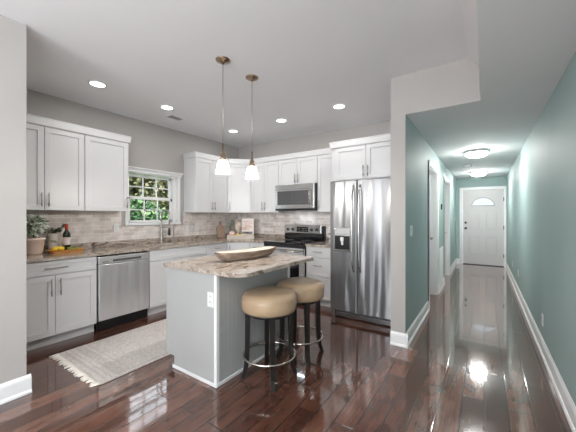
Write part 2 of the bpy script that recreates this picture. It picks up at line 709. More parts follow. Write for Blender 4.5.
# sill and jamb liners
g.box(-.145, .03, WY0 - .05, WY1 + .05, WZ0 - .035, WZ0 - .001, bev=.003)
g.box(-.145, 0, WY0, WY0 + .012, WZ0, WZ1)
g.box(-.145, 0, WY1 - .012, WY1, WZ0, WZ1)
g.box(-.145, 0, WY0, WY1, WZ1 - .012, WZ1)
tag(g.build('window_casing', M['trim'], win))
def sash(z0, z1, x0, x1):
    mb = MB()
    a, b_ = WY0 + .02, WY1 - .07
    fw = .034
    mb.box(x0, x1, a, b_, z0, z0 + fw, bev=.002)
    mb.box(x0, x1, a, b_, z1 - fw, z1, bev=.002)
    mb.box(x0, x1, a, a + fw, z0, z1, bev=.002)
    mb.box(x0, x1, b_ - fw, b_, z0, z1, bev=.002)
    w_ = (b_ - a - 2 * fw) / 3
    for k in (1, 2):
        y = a + fw + w_ * k
        mb.box(x0 + .006, x1 - .006, y - .008, y + .008, z0 + fw, z1 - fw)
    zm = (z0 + z1) / 2
    mb.box(x0 + .006, x1 - .006, a + fw, b_ - fw, zm - .008, zm + .008)
    o = mb.build('sash', M['trim'], win)
    B((x0 + x1) / 2 - .002, (x0 + x1) / 2 + .002, a + fw, b_ - fw, z0 + fw, z1 - fw).build('window_pane', M['glass'], o)
sash(WZ0 + .005, 1.605, -.075, -.045)
sash(1.585, WZ1 - .025, -.108, -.078)
# jamb tracks right of the sash
g = MB()
g.box(-.12, -.03, WY1 - .068, WY1 - .013, WZ0, WZ1 - .012)
g.box(-.03, -.02, WY1 - .05, WY1 - .045, WZ0, WZ1 - .012)
g.box(-.12, -.03, WY0 + .013, WY0 + .02, WZ0, WZ1 - .012)
g.build('side_track', M['trim'], win)
B(-.044, -.030, WY1 - .10, WY1 - .075, 1.56, 1.60, bev=.003).build('sash_lock', M['slot'], win)


# ------------------------------------------------------------------ cabinets (local: x width, y depth from door face, z up)
def shaker(x0, x1, z0, z1, fr=.058, th=.019):
    mb = MB()
    mb.box(x0, x1, .011, th, z0, z1)
    mb.box(x0, x1, 0, .0112, z0, z0 + fr, bev=.0015)
    mb.box(x0, x1, 0, .0112, z1 - fr, z1, bev=.0010)
    mb.box(x0, x0 + fr, 0, .0112, z0 + fr, z1 - fr, bev=.0015)
    mb.box(x1 - fr, x1, 0, .0112, z0 + fr, z1 - fr, bev=.0015)
    return mb


def pull(parent, x, z, ln=.15, vert=True):
    mb = MB()
    h = ln / 2
    if vert:
        mb.tube([(x, -.032, z - h), (x, -.032, z + h)], .0055, n=8)
        for s_ in (-1, 1):
            mb.tube([(x, -.032, z + s_ * h * .62), (x, .002, z + s_ * h * .62)], .0045, n=6)
    else:
        mb.tube([(x - h, -.032, z), (x + h, -.032, z)], .0055, n=8)
        for s_ in (-1, 1):
            mb.tube([(x + s_ * h * .62, -.032, z), (x + s_ * h * .62, .002, z)], .0045, n=6)
    return mb.build('handle', M['nickel'], parent)


def cabinet(name, loc, rz, label, W, depth, z0, z1, fronts, toe=False, group=None, m='cab', bodyz=None):
    """fronts: (kind, x0, x1, z0, z1, handle) handle: None | (x, z, vert)"""
    r = root(name, loc, rz, label, 'cabinet', group)
    mb = MB()
    bz = bodyz or (z0, z1)
    mb.box(.0, W, .021, .040, bz[0], bz[1])
    mb.box(.0, W, .040, depth, bz[0], bz[1])
    mb.build('body', M[m], r)
    if toe:
        B(.0, W, .075, depth - .01, .001, bz[0] - .001).build('toe_kick', M[m], r)
    g_ = .0024
    for (k, a, b_, c_, d_, h) in fronts:
        o = shaker(a + g_, b_ - g_, c_ + g_, d_ - g_, fr=.058 if k == 'door' else .04).build(k, M[m], r)
        if h:
            pull(o, h[0], h[1], h[3] if len(h) > 3 else .15, h[2])
    return r


def fit_faces(r):  # dark reveals behind the door gaps
    pass


UZ0, UZ1 = 1.384, 2.30
R90 = PI / 2
UFX = -3.925   # door face of side-wall uppers
UFY = 4.105
dU = UFX - XW - .001
dUy = YW - UFY - .001
hz = UZ0 + .115
cabinet('upper_cabinet', (UFX, .74, 0), R90, 'white two-door upper cabinet above the potted plant and wine bottle', .76, dU, UZ0, UZ1,
        [('door', 0, .38, UZ0, UZ1 - .01, (.35, hz, True)), ('door', .38, .76, UZ0, UZ1 - .01, (.41, hz, True))])
cabinet('upper_cabinet', (UFX, 1.502, 0), R90, 'white single-door upper cabinet left of the kitchen window', .51, dU, UZ0, UZ1,
        [('door', 0, .51, UZ0, UZ1 - .01, (.48, hz, True))])
cabinet('upper_cabinet', (UFX, 3.10, 0), R90, 'white two-door upper cabinet right of the kitchen window, plain side panel showing', .718, dU, UZ0, UZ1,
        [('door', .0, .36, UZ0, UZ1 - .01, (.33, hz, True)), ('door', .36, .718, UZ0, UZ1 - .01, (.39, hz, True))])
# diagonal corner upper
r = root('corner_upper_cabinet', (UFX, 3.823, 0), PI / 4, 'white diagonal corner upper cabinet with a single narrow door', 'cabinet')
dl = math.hypot(-3.62 - UFX, UFY - 3.823)
ang = math.atan2(UFY - 3.823, -3.62 - UFX)
r.rotation_euler.z = ang
o = shaker(.004, dl - .004, UZ0 + .0016, UZ1 - .01).build('door', M['cab'], r)
pull(o, .035, hz)
mb = MB()
inv = Matrix.Rotation(-ang, 4, 'Z') @ Matrix.Translation((-UFX, -3.823, 0))
poly = [(UFX - .021, 3.823), (XW + .001, 3.823), (XW + .001, YW - .001), (-3.624, YW - .001), (-3.624, UFY + .021)]
mb.prism(poly, UZ0, UZ1, T=inv)
mb.build('body', M['cab'], r)
cabinet('upper_cabinet', (-3.62, UFY, 0), 0, 'white two-door upper cabinet left of the microwave, beside the corner unit', .64, dUy, UZ0, UZ1,
        [('door', .0, .32, UZ0, UZ1 - .01, (.29, hz, True)), ('door', .32, .64, UZ0, UZ1 - .01, (.35, hz, True))])
cabinet('over_microwave_cabinet', (-2.978, UFY, 0), 0, 'short white two-door cabinet directly above the microwave', .764, dUy, 1.852, UZ1,
        [('door', .0, .382, 1.852, UZ1 - .01, (.352, 1.95, True)), ('door', .382, .764, 1.852, UZ1 - .01, (.412, 1.95, True))])
cabinet('upper_cabinet', (-2.212, UFY, 0), 0, 'narrow white upper cabinet between the microwave and the refrigerator', .38, dUy, UZ0, UZ1,
        [('door', .0, .38, UZ0, UZ1 - .01, (.035, hz, True))])
FCY = 3.82
cabinet('over_refrigerator_cabinet', (-1.828, FCY, 0), 0, 'deep white two-door cabinet above the refrigerator', 1.02, YW - FCY - .009, 1.825, 2.30,
        [('door', .055, .507, 1.83, UZ1 - .01, (.477, 1.93, True)), ('door', .507, .96, 1.83, UZ1 - .01, (.537, 1.93, True))])


# crown mouldings
def crown(path, m, name, label):
    """path in order, room on the right-hand side when walking"""
    mb = MB()
    prof = [(0, 2.290), (.010, 2.290), (.013, 2.300), (.020, 2.364), (.024, 2.368), (.024, 2.378), (0, 2.378)]
    pts = [Vector((x, y, 0)) for x, y in path]
    rings = []
    for i, p in enumerate(pts):
        d0 = (pts[i] - pts[i - 1]).normalized() if i else None
        d1 = (pts[i + 1] - pts[i]).normalized() if i < len(pts) - 1 else None
        n0 = Vector((d0.y, -d0.x, 0)) if d0 else None
        n1 = Vector((d1.y, -d1.x, 0)) if d1 else None
        if n0 is None: n = n1
        elif n1 is None: n = n0
        else:
            n = (n0 + n1).normalized()
            n = n / n.dot(n0)
        rings.append([p + n * o_ + Vector((0, 0, z)) for o_, z in prof])
    k = len(prof)
    vs = [v for q in rings for v in q]
    fs = []
    for i in range(len(rings) - 1):
        for j in range(k):
            fs.append((i * k + j, i * k + (j + 1) % k, (i + 1) * k + (j + 1) % k, (i + 1) * k + j))
    fs += [tuple(range(k)), tuple((len(rings) - 1) * k + j for j in range(k))]
    mb._faces(vs, fs, None)
    o = mb.build(name, m)
    return tag(o, label, 'moulding')


crown([(UFX + .001, .74), (UFX + .001, 2.015), (XW + .01, 2.015)], M['cab'], 'crown_moulding', 'white crown moulding topping the upper cabinets left of the window')
crown([(XW + .01, 3.098), (UFX + .001, 3.098), (UFX + .001, 3.823), (-3.62, UFY - .001), (-1.87, UFY - .001)], M['cab'], 'crown_moulding',
      'white crown moulding bending round the corner above the microwave run')
crown([(-1.83, 4.0), (-1.83, FCY - .001), (-.81, FCY - .001)], M['cab'], 'crown_moulding', 'white crown moulding on top of the cabinet above the refrigerator')

# base cabinets
BFX = -3.625; BFY = 3.745
dB = BFX - XW - .001; dBy = YW - BFY - .001
CZ = .873
cabinet('base_cabinet', (BFX, .74, 0), R90, 'white base cabinet with one wide drawer over two doors, left of the dishwasher', .765, dB, .105, CZ,
        [('drawer', 0, .765, .725, .868, (.3825, .795, False, .20)), ('door', 0, .3825, .107, .722, (.345, .60, True, .17)), ('door', .3825, .765, .107, .722, (.42, .60, True, .17))], toe=True)
cabinet('sink_cabinet', (BFX, 2.13, 0), R90, 'white sink base cabinet with false front, right of the dishwasher', .94, dB, .105, CZ,
        [('drawer', 0, .94, .725, .868, None), ('door', 0, .47, .107, .722, (.435, .60, True, .17)), ('door', .47, .94, .107, .722, (.505, .60, True, .17))], toe=True)
cabinet('base_cabinet', (BFX, 3.072, 0), R90, 'white base cabinet with drawer between the sink and the corner', .446, dB, .105, CZ,
        [('drawer', 0, .446, .725, .868, (.223, .795, False, .15)), ('door', 0, .446, .107, .722, (.04, .60, True, .17))], toe=True)
ang = math.atan2(BFY - 3.52, -3.33 - BFX)
dl = math.hypot(BFY - 3.52, -3.33 - BFX)
r = root('corner_base_cabinet', (BFX, 3.52, 0), ang, 'white diagonal corner base cabinet below the whitewashed display tray', 'cabinet')
o = shaker(.004, dl - .004, .107, .868).build('door', M['cab'], r)
pull(o, .04, .75)
inv = Matrix.Rotation(-ang, 4, 'Z') @ Matrix.Translation((-BFX, -3.52, 0))
MB().prism([(BFX - .021, 3.52), (XW + .001, 3.52), (XW + .001, YW - .001), (-3.334, YW - .001), (-3.334, BFY + .021)], .105, CZ, T=inv).build('body', M['cab'], r)
MB().prism([(BFX - .07, 3.52), (XW + .01, 3.52), (XW + .01, YW - .01), (-3.334, YW - .01), (-3.334, BFY + .07)], .001, .104, T=inv).build('toe_kick', M['cab'], r)
cabinet('base_cabinet', (-3.33, BFY, 0), 0, 'white base cabinet with drawer just left of the range', .348, dBy, .105, CZ,
        [('drawer', 0, .348, .725, .868, (.174, .795, False, .13)), ('door', 0, .348, .107, .722, (.31, .60, True, .17))], toe=True)
cabinet('drawer_cabinet', (-2.208, BFY, 0), 0, 'white three-drawer base cabinet between the range and the refrigerator', .41, dBy, .105, CZ,
        [('drawer', 0, .41, .715, .868, (.205, .80, False, .15)), ('drawer', 0, .41, .435, .712, (.205, .60, False, .15)), ('drawer', 0, .41, .107, .432, (.205, .29, False, .15))], toe=True)

# worktop with sink cut-out, and upstands
def granite_obj(mb, label):
    return tag(mb.build('worktop', M['granite']), label, 'countertop')
mb = MB()
z0, z1 = .875, ctr
xf = -3.60
SY0, SY1, SX0, SX1 = 2.26, 2.96, -4.04, -3.70
wx = XW + .009
mb.box(wx, xf, .702, SY0, z0, z1)
mb.box(wx, SX0, SY0, SY1, z0, z1)
mb.box(SX1, xf, SY0, SY1, z0, z1)
mb.prism([(wx, SY1), (xf, SY1), (xf, 3.47), (-3.565, 3.52), (-3.36, 3.69), (-3.31, 3.72), (-2.985, 3.72), (-2.985, YW - .009), (wx, YW - .009)], z0, z1)
wt = granite_obj(mb, 'long L-shaped brown granite countertop running under the window and round the corner to the range')
MB().box(wx, wx + .018, .702, YW - .027, z1, z1 + .072, bev=.002).box(wx, -2.985, YW - .027, YW - .009, z1, z1 + .072, bev=.002).build('upstand', M['granite'], wt)
mb = MB()
mb.box(-2.206, -1.80, 3.72, YW - .009, z0, z1)
wt = granite_obj(mb, 'short brown granite countertop between the range and the refrigerator')
B(-2.206, -1.80, YW - .027, YW - .009, z1, z1 + .072, bev=.002).build('upstand', M['granite'], wt)
# sink bowl
mb = MB()
mb.box(SX0 - .012, SX0, SY0 - .012, SY1 + .012, .70, .872)
mb.box(SX1, SX1 + .012, SY0 - .012, SY1 + .012, .70, .872)
mb.box(SX0, SX1, SY0 - .012, SY0, .70, .872)
mb.box(SX0, SX1, SY1, SY1 + .012, .70, .872)
mb.box(SX0 - .012, SX1 + .012, SY0 - .012, SY1 + .012, .688, .70)
tag(mb.build('sink', M['steel_h']), 'stainless undermount sink set in the granite below the window', 'sink')

# faucets
FX, FY = -4.11, 2.60
r = root('kitchen_faucet', (FX, FY, ctr + .001), 0, 'tall spring-neck pull-down kitchen faucet in front of the window', 'faucet')
mb = MB()
mb.lathe([(.032, 0), (.032, .012), (.025, .02), (.023, .12), (.020, .28), (.015, .29), (.014, .34)], n=16)
mb.build('body', M['nickel'], r)
mb = MB()
pts = []
for k in range(15):
    a = PI * k / 14
    pts.append((.07 - .07 * math.cos(a), .045 * (1 - math.cos(a)) / 2, .44 + .07 * math.sin(a)))
path = [(0, 0, .33), (0, 0, .38), (0, 0, .41)] + pts + [(.14, .045, .40), (.14, .045, .34), (.14, .045, .27)]
mb.tube(path, .0125, n=8)
# coil wraps
for i in range(len(path) - 3):
    p, q = Vector(path[i]), Vector(path[i + 1])
    for t_ in (.25, .75):
        c_ = p.lerp(q, t_)
        d_ = (q - p).normalized()
        T = Matrix.Translation(c_) @ d_.to_track_quat('Z', 'Y').to_matrix().to_4x4()
        mb.lathe([(.0125, -.003), (.0165, 0), (.0125, .003)], n=10, T=T)
mb.build('spring_neck', M['nickel'], r)
MB().lathe([(.012, .20), (.019, .21), (.019, .27), (.014, .32)], n=12, T=Matrix.Translation((.14, .045, -.08))).build('spray_head', M['black'], r)
mb = MB()
mb.tube([(0, 0, .24), (.07, .022, .245), (.125, .040, .24)], .007, n=6)
mb.build('docking_arm', M['nickel'], r)
mb = MB()
mb.tube([(0, 0, .09), (.03, .06, .12), (.04, .10, .16)], .006, n=6)
mb.build('lever', M['nickel'], r)
r = root('water_tap', (-4.11, 2.815, ctr + .001), 0, 'small curved filtered-water tap right of the tall faucet', 'faucet')
mb = MB()
mb.lathe([(.018, 0), (.018, .01), (.011, .015), (.010, .07)], n=12)
mb.tube([(0, 0, .06), (0, 0, .24), (.012, 0, .275), (.04, 0, .285), (.062, 0, .268), (.066, 0, .245)], .007, n=8)
mb.build('body', M['nickel'], r)
MB().tube([(0, .008, .05), (0, .045, .06)], .005, n=6).build('lever', M['nickel'], r)

# ------------------------------------------------------------------ dishwasher
r = root('dishwasher', (BFX - .001, 1.512, 0), R90, 'stainless steel dishwasher with black kick plate under the side counter', 'dishwasher')
W = .61
B(.0, W, .045, .56, .11, .868).build('body', M['black'], r)
mb = MB()
mb.box(.006, W - .006, -.018, .043, .125, .765, bev=.006, seg=2)
d = mb.build('door', M['steel'], r)
mb = MB()
mb.box(.006, W - .006, -.012, .043, .772, .852, bev=.005, seg=2)
cp = mb.build('control_panel', M['steel'], r)
B(.16, .50, -.0135, -.010, .788, .812, bev=.001).build('handle_slot', M['slot'], cp)
B(.045, .115, -.0132, -.0105, .79, .797).build('badge', M['slot'], cp)
B(.004, W - .004, .03, .044, .006, .118).build('kick_plate', M['black'], r)

# ------------------------------------------------------------------ range
RX0, RX1 = -2.979, -2.213
RF = 3.69
r = root('range', (RX0, RF, 0), 0, 'stainless electric range with black glass cooktop and knobs on the backguard', 'stove')
W = RX1 - RX0
D = YW - RF
B(.003, W - .003, .045, D - .012, .03, .885).build('body', M['black'], r)
mb = MB()
mb.box(.0, W, .0, D - .14, .887, .915, bev=.006, seg=2)
ck = mb.build('cooktop', M['blackglass'], r)
for (x, y, q) in ((.2, .17, .10), (.56, .17, .09), (.2, .44, .08), (.56, .44, .10)):
    mb = MB()
    pts = [(x + q * math.cos(2 * PI * k / 32), y + q * math.sin(2 * PI * k / 32), .9158) for k in range(32)]
    mb.tube(pts, .0012, n=4, closed=True)
    mb.build('burner_ring', M['nickel'], ck)
# backguard
T = Matrix.Translation((0, D - .135, 0)) @ Matrix.Rotation(math.radians(-8), 4, 'X')
mb = MB()
mb.box(.0, W - .03, 0, .05, 1.02, 1.17, T=Matrix.Translation((0, D - .135, 0)), bev=.008, seg=2)
bgd = mb.build('backguard', M['steel_h'], r)
mb = MB()
mb.box(.0, W, D - .085, D - .012, .90, 1.15, bev=.006)
mb.build('backguard_rear', M['black'], r)
mb = MB()
mb.box(.006, W - .006, D - .138, D - .129, .918, 1.017)
mb.build('lower_trim_glass', M['blackglass'], r)
mb = MB()
mb.box(.255, .485, D - .1385, D - .134, 1.05, 1.135, bev=.002)
dp = mb.build('display', M['blackglass'], bgd)
for x in (.285, .32, .37, .40, .43, .46):
    for z in (1.075, 1.103):
        B(x - .007, x + .007, D - .1395, D - .138, z, z + .004).build('display_mark', M['plate'], dp)
for x in (.075, .175, .555, .655):
    mb = MB()
    Tk = Matrix.Translation((x, D - .135, 1.09)) @ Matrix.Rotation(R90, 4, 'X')
    mb.lathe([(.027, 0), (.027, .006), (.021, .010), (.019, .028), (.016, .031)], n=20, T=Tk)
    mb.box(x - .003, x + .003, D - .172, D - .164, 1.075, 1.108)
    mb.build('knob', M['knob'], bgd)
mb = MB()
mb.box(.004, W - .004, .004, .044, .245, .835, bev=.005, seg=2)
od = mb.build('oven_door', M['steel_h'], r)
B(.09, W - .09, .0005, .0035, .36, .70, bev=.001).build('oven_window', M['blackglass'], od)
mb = MB()
mb.tube([(.05, -.05, .79), (W - .05, -.05, .79)], .011, n=10)
for x in (.07, W - .07):
    mb.tube([(x, -.05, .79), (x, .005, .79)], .009, n=8)
mb.build('handle', M['chrome'], od)
B(.004, W - .004, .002, .044, .838, .884).build('front_lip', M['black'], r)
B(.004, W - .004, .006, .044, .06, .238, bev=.004).build('storage_drawer', M['steel_h'], r)

# ------------------------------------------------------------------ microwave
MY = 4.0
r = root('microwave', (-2.973, MY, 1.412), 0, 'stainless over-the-range microwave with dark window under the short cabinet', 'microwave')
W, H_ = .756, .434
B(0, W, .03, YW - MY - .01, .0, H_).build('body', M['black'], r)
mb = MB()
mb.box(.0, W, 0, .029, .032, H_, bev=.004, seg=2)
dr = mb.build('door', M['steel_h'], r)
mb = MB()
mb.box(.05, .655, -.003, .0005, .095, .325, bev=.001)
mb.build('door_window', M['mwglass'], dr)
mb = MB()
mb.box(.345, .349, -.0045, -.003, .097, .323)
mb.box(.052, .653, -.0045, -.003, .135, .138)
mb.build('window_rib', M['slot'], dr)
mb = MB()
mb.tube([(.69, -.03, .09), (.69, -.035, .21), (.69, -.03, .335)], .008, n=8)
for z in (.10, .325):
    mb.tube([(.69, -.03, z), (.69, .004, z)], .007, n=6)
mb.build('handle', M['chrome'], dr)
B(.01, W - .01, -.002, .001, .35, .354).build('vent_line', M['slot'], dr)
B(.0, W, .004, .029, .0, .030).build('lower_lip', M['black'], r)
B(.30, .46, .20, .26, -.004, -.0005, bev=.001).build('task_light', M['plate'], r)
lp = lamp('microwave_task_light', 'AREA', (.38, .23, -.008), .5, (.82, .91, 1), .16, .06)
lp.parent = r

# ------------------------------------------------------------------ refrigerator
FRY = 3.49
FX0, FX1 = -1.690, -.815
r = root('refrigerator', (FX0, FRY, 0), 0, 'tall stainless side-by-side refrigerator with water dispenser in its left door', 'refrigerator')
W = FX1 - FX0
B(.004, W - .004, .07, .86, .03, 1.775).build('body', mat('grey_cabinet_enamel', (.16, .16, .165), .4), r)
sx = .368
def slab(x0, x1):
    mb = MB()
    mb.box(x0, x1, .0, .065, .095, 1.778, bev=.012, seg=3)
    return mb
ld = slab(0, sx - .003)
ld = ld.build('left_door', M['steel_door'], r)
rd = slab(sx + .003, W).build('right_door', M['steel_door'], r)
# dispenser
dx0, dx1 = .062, .285
mb = MB()
mb.box(dx0, dx1, -.006, .001, .865, 1.17, bev=.003)
dsp = mb.build('dispenser', M['steel_h'], ld)
mb = MB()
mb.box(dx0 + .01, dx1 - .01, -.0075, -.005, .88, 1.065)
mb.build('recess', M['black'], dsp)
B(dx0 + .012, dx1 - .012, -.009, -.0065, 1.075, 1.155, bev=.001).build('control_face', mat('dispenser_grey', (.50, .50, .50), .3), dsp)
mb = MB()
mb.box(dx0 + .09, dx0 + .135, -.024, -.007, 1.0, 1.05, bev=.004)
mb.box(dx0 + .10, dx0 + .13, -.018, -.007, .95, 1.0, bev=.003)
mb.build('nozzle', M['plate'], dsp)
B(dx0 + .02, dx1 - .02, -.026, -.007, .882, .892, bev=.002).build('drip_tray', M['nickel'], dsp)
mb = MB()
for x in range(5):
    mb.box(dx0 + .03 + x * .035, dx0 + .05 + x * .035, -.0098, -.0088, 1.085, 1.089)
mb.build('button_marks', M['slot'], dsp)
for (x, par) in ((sx - .045, ld), (sx + .045, rd)):
    mb = MB()
    pts = []
    for k in range(13):
        t_ = k / 12
        z = .62 + t_ * 1.09
        pts.append((x, -.012 - .055 * math.sin(PI * min(1, max(0, t_))) ** .5 if 0 < t_ < 1 else .004, z))
    mb.tube(pts, .012, n=10)
    mb.build('handle', M['steel_h'], par)
mb = MB()
mb.box(.03, W - .03, .045, .07, .012, .082)
gr = mb.build('grille', M['slot'], r)
mb = MB()
for z in (.028, .045, .062):
    mb.box(.07, W - .07, .036, .046, z - .003, z + .005)
mb.build('grille_slat', M['steel_h'], gr)
for x in (.035, W - .035):
    mb = MB()
    mb.box(x - .028, x + .028, .01, .065, .001, .088, bev=.006)
    mb.build('foot', M['steel_h'], r)

# ------------------------------------------------------------------ island
IX0, IX1, IY0, IY1 = -2.37, -1.71, 1.545, 2.56
r = root('kitchen_island', (IX1, IY0, 0), 0, 'pale grey kitchen island with brown granite top and two stools on its right side', 'kitchen island')
def loc(x0, x1, y0, y1, z0, z1, **k):
    return (x0 - IX1, x1 - IX1, y0 - IY0, y1 - IY0, z0, z1)
mb = MB()
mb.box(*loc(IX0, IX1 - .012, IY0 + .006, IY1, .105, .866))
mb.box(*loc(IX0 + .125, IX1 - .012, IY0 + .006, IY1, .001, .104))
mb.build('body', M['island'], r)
# end panel with stile at the corner
mb = MB()
mb.box(*loc(IX0 + .025, IX1 - .03, IY0, IY0 + .006, .10, .866))
mb.box(*loc(IX0 + .125, IX1 - .03, IY0, IY0 + .006, .001, .10))
mb.build('end_panel', M['island'], r)
for (ya, yb) in ((IY0 - .004, IY0 + .028), (IY1 - .03, IY1 + .002)):
    B(*loc(IX1 - .028, IX1 + .002, ya, yb, .001, .866), bev=.002).build('corner_post', M['trim'], r)
# beadboard on the seating side
mb = MB()
n = 20
y = IY0 + .028
st = (IY1 - .03 - y) / n
for k in range(n):
    mb.box(*loc(IX1 - .012, IX1 - .004, y + k * st + .0004, y + (k + 1) * st - .0004, .001, .866), bev=.0012)
mb.build('beadboard_panel', M['island'], r)
mb = MB()
mb.box(*loc(IX0 + .115, IX1 + .012, IY0 - .014, IY0 - .0045, .001, .030), bev=.003)
mb.box(*loc(IX1 + .0025, IX1 + .012, IY0 - .0045, IY1 + .002, .001, .030), bev=.003)
mb.build('shoe_moulding', M['trim'], r)
# doors on the kitchen side
for k in range(2):
    a = IY0 + .03 + k * .48
    T = Matrix.Translation((IX0 - IX1 - .001, a + .47 - IY0, 0)) @ Matrix.Rotation(-R90, 4, 'Z')
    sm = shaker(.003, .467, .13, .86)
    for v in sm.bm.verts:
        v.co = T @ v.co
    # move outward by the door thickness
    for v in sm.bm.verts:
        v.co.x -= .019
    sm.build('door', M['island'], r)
# granite top with rounded corners
def rrect(x0, x1, y0, y1, rads, n=8):
    pts = []
    cs = [((x1, y1), 0, rads[0]), ((x0, y1), 90, rads[1]), ((x0, y0), 180, rads[2]), ((x1, y0), 270, rads[3])]
    for (cx, cy), a0, q in cs:
        sx_ = 1 if cx == x1 else -1
        sy_ = 1 if cy == y1 else -1
        ox, oy = cx - sx_ * q, cy - sy_ * q
        for k in range(n + 1):
            a = math.radians(a0 + 90 * k / n)
            pts.append((ox + q * math.cos(a), oy + q * math.sin(a)))
    return pts
mb = MB()
mb.prism([(x - IX1, y - IY0) for x, y in rrect(-2.375, -1.43, 1.515, 2.61, (.05, .05, .02, .12))], .872, ctr, bev=.006)
mb.build('granite_top', M['granite'], r)
# outlet on the end panel (belongs to the island wall)
def plate(name, loc_, rz, label, cat, w=.072, h=.116, kind='outlet', group=None, n=1):
    r_ = root(name, loc_, rz, label, cat, group)
    w2 = w * n * (.64 if n > 1 else 1) + (.02 if n > 1 else 0)
    B(-w2 / 2, w2 / 2, -.006, 0, -h / 2, h / 2, bev=.002).build('cover_plate', M['plate'], r_)
    for k in range(n):
        cx = (k - (n - 1) / 2) * .046
        if kind == 'outlet':
            for s_ in (-1, 1):
                o_ = B(cx - .016, cx + .016, -.0085, -.006, s_ * .022 - .014, s_ * .022 + .014, bev=.001).build('socket', M['plate'], r_)
                mb_ = MB()
                mb_.box(cx - .008, cx - .005, -.0088, -.0082, s_ * .022 - .002, s_ * .022 + .008)
                mb_.box(cx + .005, cx + .008, -.0088, -.0082, s_ * .022 - .002, s_ * .022 + .008)
                mb_.build('slots', M['slot'], o_)
        else:
            B(cx - .015, cx + .015, -.009, -.006, -.033, .033, bev=.001).build('rocker', M['plate'], r_)
    return r_
plate('wall_outlet', (-1.775, IY0 - .0005, .668), 0, 'white outlet on the near end of the grey island', 'outlet')

# ------------------------------------------------------------------ stools
def make_stool(label):
    r = root('bar_stool', (0, 0, 0), 0, label, 'stool', 'round tan leather counter stools beside the island')
    R_ = .228
    prof = [(.02, .545), (R_ - .05, .545), (R_ - .012, .552), (R_ - .003, .566), (R_, .60), (R_ + .002, .64), (R_ - .002, .662), (R_ - .014, .682), (R_ - .040, .697), (R_ - .09, .705), (.02, .710)]
    mb = MB()
    mb.lathe(prof, n=48)
    st_ = mb.build('seat', M['leather'], r)
    mb = MB()
    pts = [((R_ + .0005) * math.cos(2 * PI * k / 48), (R_ + .0005) * math.sin(2 * PI * k / 48), .660) for k in range(48)]
    mb.tube(pts, .0022, n=5, closed=True)
    mb.build('piping', M['seam'], st_)
    MB().lathe([(R_ - .05, .520), (R_ - .05, .5445)], n=40).build('seat_frame', M['darkwood'], r)
    for k in range(4):
        a = PI / 4 + k * R90
        ca, sa = math.cos(a), math.sin(a)
        mb = MB()
        rings = [(.545, .178, .020), (.40, .180, .0195), (.25, .182, .019), (.15, .185, .018), (.07, .196, .017), (0, .222, .0155)]
        vs = []
        for (z, q, h) in rings:
            for (u, v) in ((-1, -1), (1, -1), (1, 1), (-1, 1)):
                px_ = q + u * h
                py_ = v * h
                vs.append((px_ * ca - py_ * sa, px_ * sa + py_ * ca, z + .0005))
        fs = []
        for i in range(len(rings) - 1):
            for j in range(4):
                fs.append((i * 4 + j, i * 4 + (j + 1) % 4, (i + 1) * 4 + (j + 1) % 4, (i + 1) * 4 + j))
        fs += [(0, 1, 2, 3), tuple(len(vs) - 4 + j for j in range(4))]
        mb._faces(vs, fs, None)
        mb.build('leg', M['darkwood'], r)
    mb = MB()
    q = .212
    pts = [(q * math.cos(2 * PI * k / 64), q * math.sin(2 * PI * k / 64), .185) for k in range(64)]
    mb.tube(pts, .009, n=10, closed=True)
    mb.build('footrest_ring', M['chrome'], r)
    return r
s1 = make_stool('round tan leather counter stool nearer the camera, beside the grey island')
s1.location = (-1.478, 1.908, 0)
s2 = copy_tree(s1)
s2['label'] = 'round tan leather counter stool farther back, toward the refrigerator'
s2.location = (-1.462, 2.372, 0)
s2.rotation_euler.z = math.radians(6)

# ------------------------------------------------------------------ wooden dough bowl on the island
mb = MB()
nl_, nw = 28, 14
Lh, Wh, Hh = .375, .108, .062
outer, inner = [], []
def bowlpt(t_, a, sc, z0_):
    # t along length -1..1, a across -1..1
    pass
rings_o, rings_i = [], []
K = 40
levels = [(.10, 0), (.70, .0), (.80, .010), (.91, .036), (.985, .068), (1.0, .074)]
def el(k, s_, z, raise_):
    a = 2 * PI * k / K
    x = Wh * s_ * math.copysign(abs(math.cos(a)) ** .75, math.cos(a))
    y = Lh * s_ * math.copysign(abs(math.sin(a)) ** .8, math.sin(a))
    zz = z + raise_ * .012 * (abs(y) / Lh) ** 2
    return (x * (1 if s_ > .9 else .95), y, zz)
vs, fs = [], []
lv = [(s_, z, 0 if z < .01 else z / .074) for s_, z in levels] + [(.985, .078, 1), (.90, .076, 1), (.80, .045, .5), (.65, .020, .2), (.12, .014, 0)]
for (s_, z, q) in lv:
    for k in range(K):
        vs.append(el(k, s_, z, q))
for i in range(len(lv) - 1):
    for k in range(K):
        fs.append((i * K + k, i * K + (k + 1) % K, (i + 1) * K + (k + 1) % K, (i + 1) * K + k))
fs += [tuple(reversed(range(K))), tuple((len(lv) - 1) * K + k for k in range(K))]
_, fcs = mb._faces(vs, fs, M['bowlwood'], True)
ii = mb.mi(M['bowlin'])
for q_, fc_ in enumerate(fcs):
    if q_ >= (len(levels) + 1) * K and q_ != len(fcs) - 2:
        fc_.material_index = ii
o = mb.build('dough_bowl', None, None, (-1.94, 2.155, ctr + .001))
o.rotation_euler.z = math.radians(-8)
tag(o, 'long weathered wooden dough bowl lying on the island top', 'bowl')

